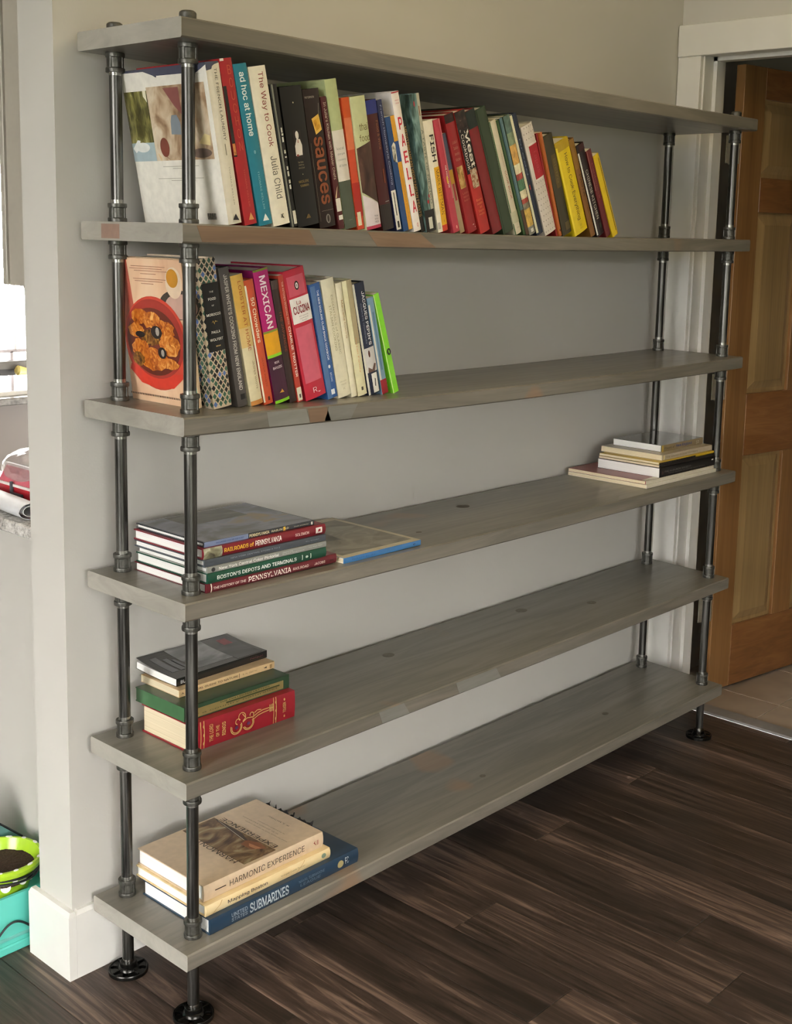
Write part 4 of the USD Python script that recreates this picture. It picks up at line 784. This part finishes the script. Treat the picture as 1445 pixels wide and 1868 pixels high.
# curled black paperback
T5, H5, D5 = .0165, .250, .135
p = thing('book', 'curled glossy black paperback with a grey photo cover, topping its stack', 'book', (.131 + H5 / 2 - .006, -.098, z + .1068 + T5 / 2), None, G5)
x = UsdGeom.Xformable(stage.GetPrimAtPath(p)); x.AddRotateZOp().Set(2.0); x.AddRotateYOp().Set(-90.0); x.AddTranslateOp(opSuffix='mid').Set(Gf.Vec3d(0, 0, -H5 / 2))
def curl(mesh):
    v, f, _ = meshkit.arrays(mesh); v = v.copy(); t = np.clip(v[:, 1] / D5, 0, 1)
    v[:, 0] += np.where(v[:, 0] > T5 / 2 - .0012, .013, .006) * t ** 2.2 * (.6 + .4 * v[:, 2] / H5); return trimesh.Trimesh(v, f, process=False)
def slab(x0, x1, y0, y1, z0, z1): 
    g = trimesh.creation.box([1, 1, 1]); ny = 14
    parts = [bx(x0, x1, y0 + (y1 - y0) * i / ny, y0 + (y1 - y0) * (i + 1) / ny, z0, z1) for i in range(ny)]; return cat_(parts)
BLK = flat('#1f1f21', .18, .6, vary=.1, coat=.4)
put(p, 'cover', curl(cat_([slab(T5 / 2 - .0007, T5 / 2, 0, D5, 0, H5), slab(-T5 / 2, -T5 / 2 + .0007, 0, D5, 0, H5), bx(-T5 / 2, T5 / 2, 0, .0008, 0, H5)])), BLK)
put(p, 'pages', curl(slab(-T5 / 2 + .0008, T5 / 2 - .0013, .001, D5 - .001, .0005, H5 - .0005)), PAGESW)
b = Book(p, T5, H5, D5, 0)
def curled_sheet(n, a0, a1, v0, v1, c):
    o = b.off(); U, V = np.meshgrid(np.linspace(a0, a1, 13), np.linspace(v0, v1, 9)); U, V = U.ravel(), V.ravel()
    q = [(j * 13 + i, j * 13 + i + 1, j * 13 + i + 14, j * 13 + i + 13) for j in range(8) for i in range(12)]
    t = trimesh.Trimesh(*[np.asarray(k) for k in meshkit.arrays((np.stack([np.full_like(U, T5 / 2 + o - .0002), U, V * H5], -1), np.array(q)))[:2]], process=False)
    put(p, n, curl(t), c)
curled_sheet('cover_picture', .02, .134, .32, .72, picture('grey_photo', [(.25, '#4a4a4a'), (.5, '#7a7a7a'), (.7, '#a5a5a4')], (1, 16, 9), rough=.2))
curled_sheet('cover_picture', .004, .13, .04, .32, picture('dark_photo', [(.3, '#3a3a3b'), (.6, '#565656'), (.8, '#6a6a6a')], (1, 12, 9), rough=.2))
for v0, v1, a0, a1 in ((.86, .93, .035, .115), (.79, .84, .035, .1), (.745, .775, .03, .09)): curled_sheet('cover_lettering', a0, a1, v0, v1, flat('#77777a', .3))
curled_sheet('cover_lettering', .085, .115, .10, .2, flat('#8d4a50', .3))
b.text('BURNS', -.5, .4, .82, .96, '#d9d9d6', bold=True); b.text('Penguin', -.2, .3, .05, .2, '#6d3038')
# ------------------------------------------------------------------ lowest shelf
G6 = 'books stacked flat on the lowest shelf'
z = zs(5, .25) + .0002
b = lying('long navy clothbound book at the bottom of the lowest stack', G6, .0738, .487, -.279, -.050, z, z + .0335, '#21394f', PAGESW)
b.text('UNITED', .05, .55, .77, .87, '#8d98a3', bold=True); b.text('STATES', -.55, -.05, .77, .87, '#8d98a3', bold=True); b.text('SUBMARINES', -.6, .7, .50, .755, '#b3bcc2', bold=True); b.text('NAVAL SUBMARINE', .15, .5, .25, .43, '#6d7f90'); b.text('LEAGUE', -.4, 0, .28, .42, '#6d7f90'); b.poly(b.spine_map, [ell(0, .135, .5, .022, 18)], '#a89a6c'); b.text('FC', -.3, .6, .075, .10, '#c2c8cc')
b = lying('parchment-coloured map book between the navy and the thick beige book', G6, .0738, .413, -.266, -.025, z + .0337, z + .0575, picture('old_map', [(.3, '#d9bc8a'), (.55, '#e6cf9f'), (.75, '#ead9b4')], (24, 40, 12)), PAGESW)
b.text('Mapping Boston', -.4, .4, .53, .84, '#5d5348', bold=True); b.text('Krieger Cobb Turner', -.2, .2, .22, .42, '#8d8268'); b.poly(b.spine_map, [ell(.1, .06, .45, .02, 14)], '#7f8f7a')
b.poly(b.spine_map, stroke([(-.9, .95), (-.2, .93), (.3, .9), (.9, .88)], .0007) + stroke([(-.9, .3), (-.1, .27), (.5, .24), (.95, .22)], .0006), '#b98f5c', 'spine_map_line')
b = lying('thick beige music book with a brown photograph on its cover', G6, .079, .404, -.252, -.024, z + .0577, z + .0930, '#d6bea0', PAGESW, rough=.45)
b.text('HARMONIC EXPERIENCE', -.38, .38, .17, .80, '#54483c'); b.panel(-.06, .06, .83, .915, '#3d3026'); b.poly(b.spine_map, [[(-.35, .065), (-.3, .065), (.1, .08), (.35, .072), (.1, .09)]], '#8d3a30'); b.panel(-.3, .3, .045, .06, '#b98a78')
b.side_sheet(1, .012, .222, .39, .655, picture('hands_photo', [(.22, '#33241b'), (.4, '#5d4433'), (.55, '#8a7050'), (.7, '#a89c78'), (.85, '#bdb69a')], (1, 24, 16), distortion=1.4, rough=.35))
b.side_poly(1, [[(.03, .42), (.06, .40), (.09, .44), (.085, .50), (.05, .50)]], '#8d5a3c'); b.side_poly(1, [[(.04, .44), (.075, .455), (.065, .48), (.045, .475)]], '#b87f58')
b.side_poly(1, [[(.085, .44), (.10, .455), (.21, .405), (.213, .395), (.12, .40)]], '#4a3c34'); b.side_poly(1, [[(.09, .45), (.096, .452), (.205, .40), (.203, .398)]], '#cfc6b4')
b.side_text(1, 'HARMONIC', .030, .178, .655, .695, '#3d332a'); b.side_text(1, 'EXPERIENCE', .020, .205, .345, .385, '#3d332a')
for v, a0, a1 in ((.265, .02, .16), (.235, .06, .18), (.205, .05, .14)): b.side_text(1, 'tonal harmony from its natural origins' if v > .26 else 'to its modern expression', a0, a1, v, v + .012, '#6d5c4a')
b.side_text(1, 'W. A. MATHIEU', .07, .14, .11, .125, '#54483c')
# dark frilled strip showing behind the beige book
n = 44; xs_ = np.linspace(-.20, -.045, n); v = []
for i, y in enumerate(xs_):
    v += [(.409, y, z + .0579), (.409 + .009 + .005 * math.sin(i * 1.1) + .003 * math.sin(i * 2.3), y, z + .085 + .006 * math.sin(i * .8) + .004 * math.sin(i * 1.9))]
f = [(2 * i, 2 * i + 1, 2 * i + 3, 2 * i + 2) for i in range(n - 1)]
v = np.array(v); v2 = v + [.0012, 0, 0]; ff = f + [tuple(2 * n + k for k in reversed(q)) for q in f]
top('ribbon', (np.vstack([v, v2]), np.array(ff)), flat('#1c1a18', .6), 'dark frilled strip poking out behind the thick beige music book', 'ribbon')
# ------------------------------------------------------------------ kitchen seen past the end of the wall
KX = .070
structure('wall_knee', bx(KX, KX + .11, .19, 2.2, 0, .885), WALL)
GRAN = mat('granite', {'g': ('texture_coordinate', {}), 'n': ('noise_texture', {'scale': 110.0, 'detail': 5.0, 'roughness': .75}), 'n2': ('noise_texture', {'scale': 35.0, 'detail': 2.0}), 'mx': ('mix', {'fac': .35}),
    'r': ('rgb_ramp', {'ramp': [(.35, srgb('#4d4a48')), (.45, srgb('#a8a49e')), (.55, srgb('#d6d3cd')), (.7, srgb('#efede8'))]}), 'p': ('principled_bsdf', {'roughness': .15})},
    [('g.object', 'n.vector'), ('g.object', 'n2.vector'), ('n.fac', 'mx.color1'), ('n2.fac', 'mx.color2'), ('mx.color', 'r.fac'), ('r.color', 'p.base_color')])
top('countertop', bx(KX - .03, KX + .25, .20, 2.15, .885, .915, .004), GRAN, 'speckled white and grey granite countertop behind the wall end', 'countertop')
CAB = flat('#b9b4a8', .4, vary=.02)
c = thing('kitchen_cabinet', 'greige wall cabinet with slab doors hanging above the kitchen counter', 'cabinet', (.30, 0, 0))
put(c, 'body', bx(.02, .33, -.30 + .90, .870, 1.425, 2.45, .001), CAB); 
put(c, 'door', bx(0, .019, .42 + .18, .836, 1.420, 2.44, .002), CAB); put(c, 'door', bx(0, .019, .849, .868, 1.420, 2.44, .002), CAB); put(c, 'gap_strip', bx(.017, .0215, .836, .849, 1.425, 2.44), flat('#6d5f57', .7))  # brown strip paints the shade in the gap between the doors
# exterior kitchen wall with a window, a stone sill and a ledge across it
structure('wall_kitchen', cat_([bx(-4.0, .55, 2.6, 2.7, 0, Z_CEIL), bx(2.3, 4.2, 2.6, 2.7, 0, Z_CEIL), bx(.55, 2.3, 2.6, 2.7, 0, .845), bx(.55, 2.3, 2.6, 2.7, 1.85, Z_CEIL)]), wall_paint('kitchen_paint', '#6d6762'))
structure('wall_kitchen_side', bx(4.1, 4.2, 1.5, 2.7, 0, Z_CEIL), WALL)
w = structure('window_1', cat_([bx(.55, .60, 2.62, 2.68, .845, 1.85), bx(2.25, 2.30, 2.62, 2.68, .845, 1.85), bx(.55, 2.3, 2.62, 2.68, .845, .885), bx(.55, 2.3, 2.62, 2.68, 1.81, 1.85)]), WHITE)
for x in (1.228, 1.305): put(w, 'muntin', bx(x - .006, x + .006, 2.64, 2.66, .885, 1.05), flat('#b9b2b8', .5))
put(w, 'muntin', bx(.60, 2.25, 2.64, 2.66, 1.046, 1.058), flat('#b9b2b8', .5)); put(w, 'muntin', bx(1.318, 1.327, 2.64, 2.66, 1.056, 1.81), flat('#c9c2c4', .5))
put(w, 'pane', bx(.60, 2.25, 2.648, 2.652, .885, 1.81), GLASS)
top('window_sill', bx(.60, 2.25, 2.54, 2.625, .838, .868, .004), flat('#5f5c58', .3, vary=.5, scale=45), 'mottled grey granite sill under the kitchen window', 'sill')
lg = thing('ledge', 'dark grey ledge crossing the bright kitchen window', 'ledge', (0, 0, 0))
put(lg, 'plank', bx(.62, 2.24, 2.555, 2.612, .985, 1.018, .004), flat('#55524e', .6, vary=.2, scale=20)); put(lg, 'apron', bx(.62, 2.24, 2.58, 2.612, .958, .985, .002), flat('#34312f', .6))
br = lathe([(0, 0), (.014, .002), (.021, .01), (.017, .03), (.008, .085), (0, .09)], 0, 0, 0, 16); br.apply_transform(trimesh.transformations.rotation_matrix(math.radians(98), [0, 1, 0])); br.apply_translation([1.268, 2.548, .982])
top('bottle_brush', br, flat('#c9b76a', .5), 'small mustard-coloured cone lying under the window ledge', 'brush', smooth=40)
put(w, 'blind_wand', tube([(1.30, 2.53, 1.36), (1.33, 2.53, 1.26), (1.352, 2.53, 1.20)], .006), flat('#6d5c50', .5), smooth=40)
# countertop clutter: rolled paper, red package in a clear bag
def roll(cx, cy, cz, length, ang, r):
    a = np.linspace(0, 3.6 * math.pi, 60); rr = r * (.45 + .55 * a / a[-1]); P = np.stack([rr * np.cos(a), rr * np.sin(a) * .62], 1)
    n_ = np.stack([np.cos(a), np.sin(a) * .62], 1); Q = P - n_ * .0012; pts = np.vstack([P, Q[::-1]]); m_ = trimesh.creation.extrude_polygon(Polygon(pts).buffer(0), length, engine='earcut')
    m_.apply_transform(trimesh.transformations.rotation_matrix(math.pi / 2, [1, 0, 0])); m_.apply_transform(trimesh.transformations.rotation_matrix(ang, [0, 0, 1])); m_.apply_translation([cx, cy, cz]); return m_
top('rolled_newspaper', roll(.098, .64, .937, .27, math.radians(-4), .034), flat('#dcdde0', .5, vary=.08, scale=14), 'rolled white newspaper lying along the granite counter edge', 'newspaper', smooth=50)
bg = thing('food_package', 'red package in a clear plastic bag on the granite counter', 'package', (.165, .50, .9155))
pk = bx(-.03, .12, -.09, .16, .0, .045, .004); put(bg, 'tray', pk, flat('#b3202f', .3, vary=.15, scale=30))
put(bg, 'flap', trimesh.convex.convex_hull([(-.03, -.09, .046), (-.03, .12, .046), (-.005, -.09, .085), (-.005, .12, .085), (.0, -.09, .046), (.0, .12, .046)]), flat('#d06a78', .25, vary=.1, scale=40))
put(bg, 'label_edge', cat_([bx(-.034, -.03, -.09, .16, .043, .049), bx(-.008, -.002, -.09, .12, .083, .089)]), flat('#ece6e2', .4))
put(bg, 'clip', cat_([bx(-.038, -.033, .0, .05, .022, .030), bx(-.038, -.033, .045, .052, .022, .055)]), flat('#4d545c', .4))
ic = trimesh.creation.icosphere(4, 1.0); v_ = ic.vertices; d_ = 1 + .16 * (meshkit.fbm(v_ * 2.6, 3, 4)[:, None] - .5); ic.vertices = v_ * d_ * [.075, .13, .05] + [.045, .05, .075]; ic.vertices[:, 2] = np.maximum(ic.vertices[:, 2], .050)
FILM = mat('plastic_film', {'t': ('transparent_bsdf', {'color': (.93, .93, .93)}), 'g': ('glossy_bsdf', {'roughness': .12}), 'd': ('diffuse_bsdf', {'color': (.8, .8, .8)}), 'm1': ('mix_closure', {'fac': .35}), 'm2': ('mix_closure', {'fac': .45})},
    [('g.BSDF', 'm1.closure1'), ('d.BSDF', 'm1.closure2'), ('t.BSDF', 'm2.closure1'), ('m1.closure', 'm2.closure2')], surface='m2.closure')
put(bg, 'bag', ic, FILM, smooth=True)
# turquoise tub, planter and cord on the floor
TQ = flat('#5fcabb', .45, vary=.04, scale=6)
tb = thing('storage_tub', 'turquoise plastic tub on the floor behind the wall end', 'tub', (0, 0, 0))
put(tb, 'body', cat_([bx(-.42, .062, .214, .222, .012, .130), bx(-.42, .062, .462, .470, .012, .130), bx(-.42, -.412, .222, .462, .012, .130), bx(.054, .062, .222, .462, .012, .130), bx(-.412, .054, .222, .462, .012, .074)]), TQ); put(tb, 'foot_rim', bx(-.425, .064, .208, .474, 0, .020, .003), TQ); put(tb, 'band', bx(-.421, .063, .2125, .4712, .030, .038, .001), flat('#6fbcb2', .45))
ld = extr(Polygon([(-.40, .130), (.054, .130), (.054, .140), (-.03, .216), (-.14, .30), (-.40, .30)]), .006); ld.apply_transform(trimesh.transformations.rotation_matrix(math.pi / 2, [1, 0, 0])); ld.apply_translation([.008, .404, 0])
put(tb, 'lid', ld, flat('#5d8682', .5))
pot = thing('planter', 'lime green bowl planter with white dots, full of soil, set in the turquoise tub', 'planter', (-.062, .298, .0745))
put(pot, 'bowl', lathe([(0, 0), (.044, 0), (.047, .003), (.071, .070), (.079, .092), (.090, .096), (.093, .106), (.089, .112), (.083, .112), (.077, .100), (.063, .06), (.044, .008), (0, .006)], n=48), flat('#a6cc2e', .22, vary=.03), smooth=40)
so = trimesh.creation.cylinder(.0725, .02, sections=40).subdivide().subdivide().subdivide(); so.vertices[:, 2] += .0060 * (meshkit.fbm(so.vertices * 160, 3, 2) - .5) * (so.vertices[:, 2] > 0); so.apply_translation([0, 0, .078])
put(pot, 'soil', so, flat('#3d2a1f', .95, vary=.45, scale=260, bump=.002), smooth=20)
dots = []
for i, (az, h, r) in enumerate([(20, .9, .006), (44, .5, .010), (62, .7, .006), (95, .4, .011), (120, .8, .006), (150, .5, .010), (-15, .5, .010), (-40, .6, .011), (-55, .3, .006), (-80, .6, .010), (-110, .4, .011), (180, .6, .01), (-140, .6, .01), (-30, .9, .005), (-95, .85, .006)]):
    zz = .058 + .030 * h; rr = .047 + (.071 - .047) * (zz - .003) / .067 + .0005; d_ = trimesh.creation.cylinder(r, .0012, sections=16); d_.apply_transform(trimesh.transformations.rotation_matrix(math.radians(66), [0, 1, 0])); d_.apply_translation([rr, 0, zz]); d_.apply_transform(trimesh.transformations.rotation_matrix(math.radians(az), [0, 0, 1])); dots.append(d_)
for az in range(0, 360, 24):
    d_ = trimesh.creation.cylinder(.0042, .0012, sections=14); d_.apply_scale([.8, 1.3 if az % 48 else 1.8, 1]); d_.apply_translation([.0862, 0, .1125]); d_.apply_transform(trimesh.transformations.rotation_matrix(math.radians(az), [0, 0, 1])); dots.append(d_)
for d_ in dots: put(pot, 'dot', d_, flat('#ecece6', .3))
cd = []
for dz, dr in ((.088, .0015), (.079, .0005)):
    cd.append(np.array([(-.062 + (.0815 + dr) * math.cos(t), .298 + (.0815 + dr) * math.sin(t), .0745 + dz + .004 * math.sin(2 * t)) for t in np.linspace(-2.9, .9, 40)]))
CORD = flat('#1d2022', .5)
t_ = np.linspace(0, 1, 30); s_ = np.stack([-.16 + .115 * t_, .206 + 0 * t_, .035 + .030 * np.sin((t_ - .25) * math.pi * 1.3) + .012 * t_], 1)
pc = thing('power_cord', 'black power cord wound round the green planter and down the turquoise tub', 'cord')
for c_ in cd + [s_, np.array([(-.40, .401, .3035), (-.132, .401, .3035), (-.022, .401, .2195), (.050, .401, .1545)])]: put(pc, 'cable', tube(c_, .0025), CORD, smooth=50)
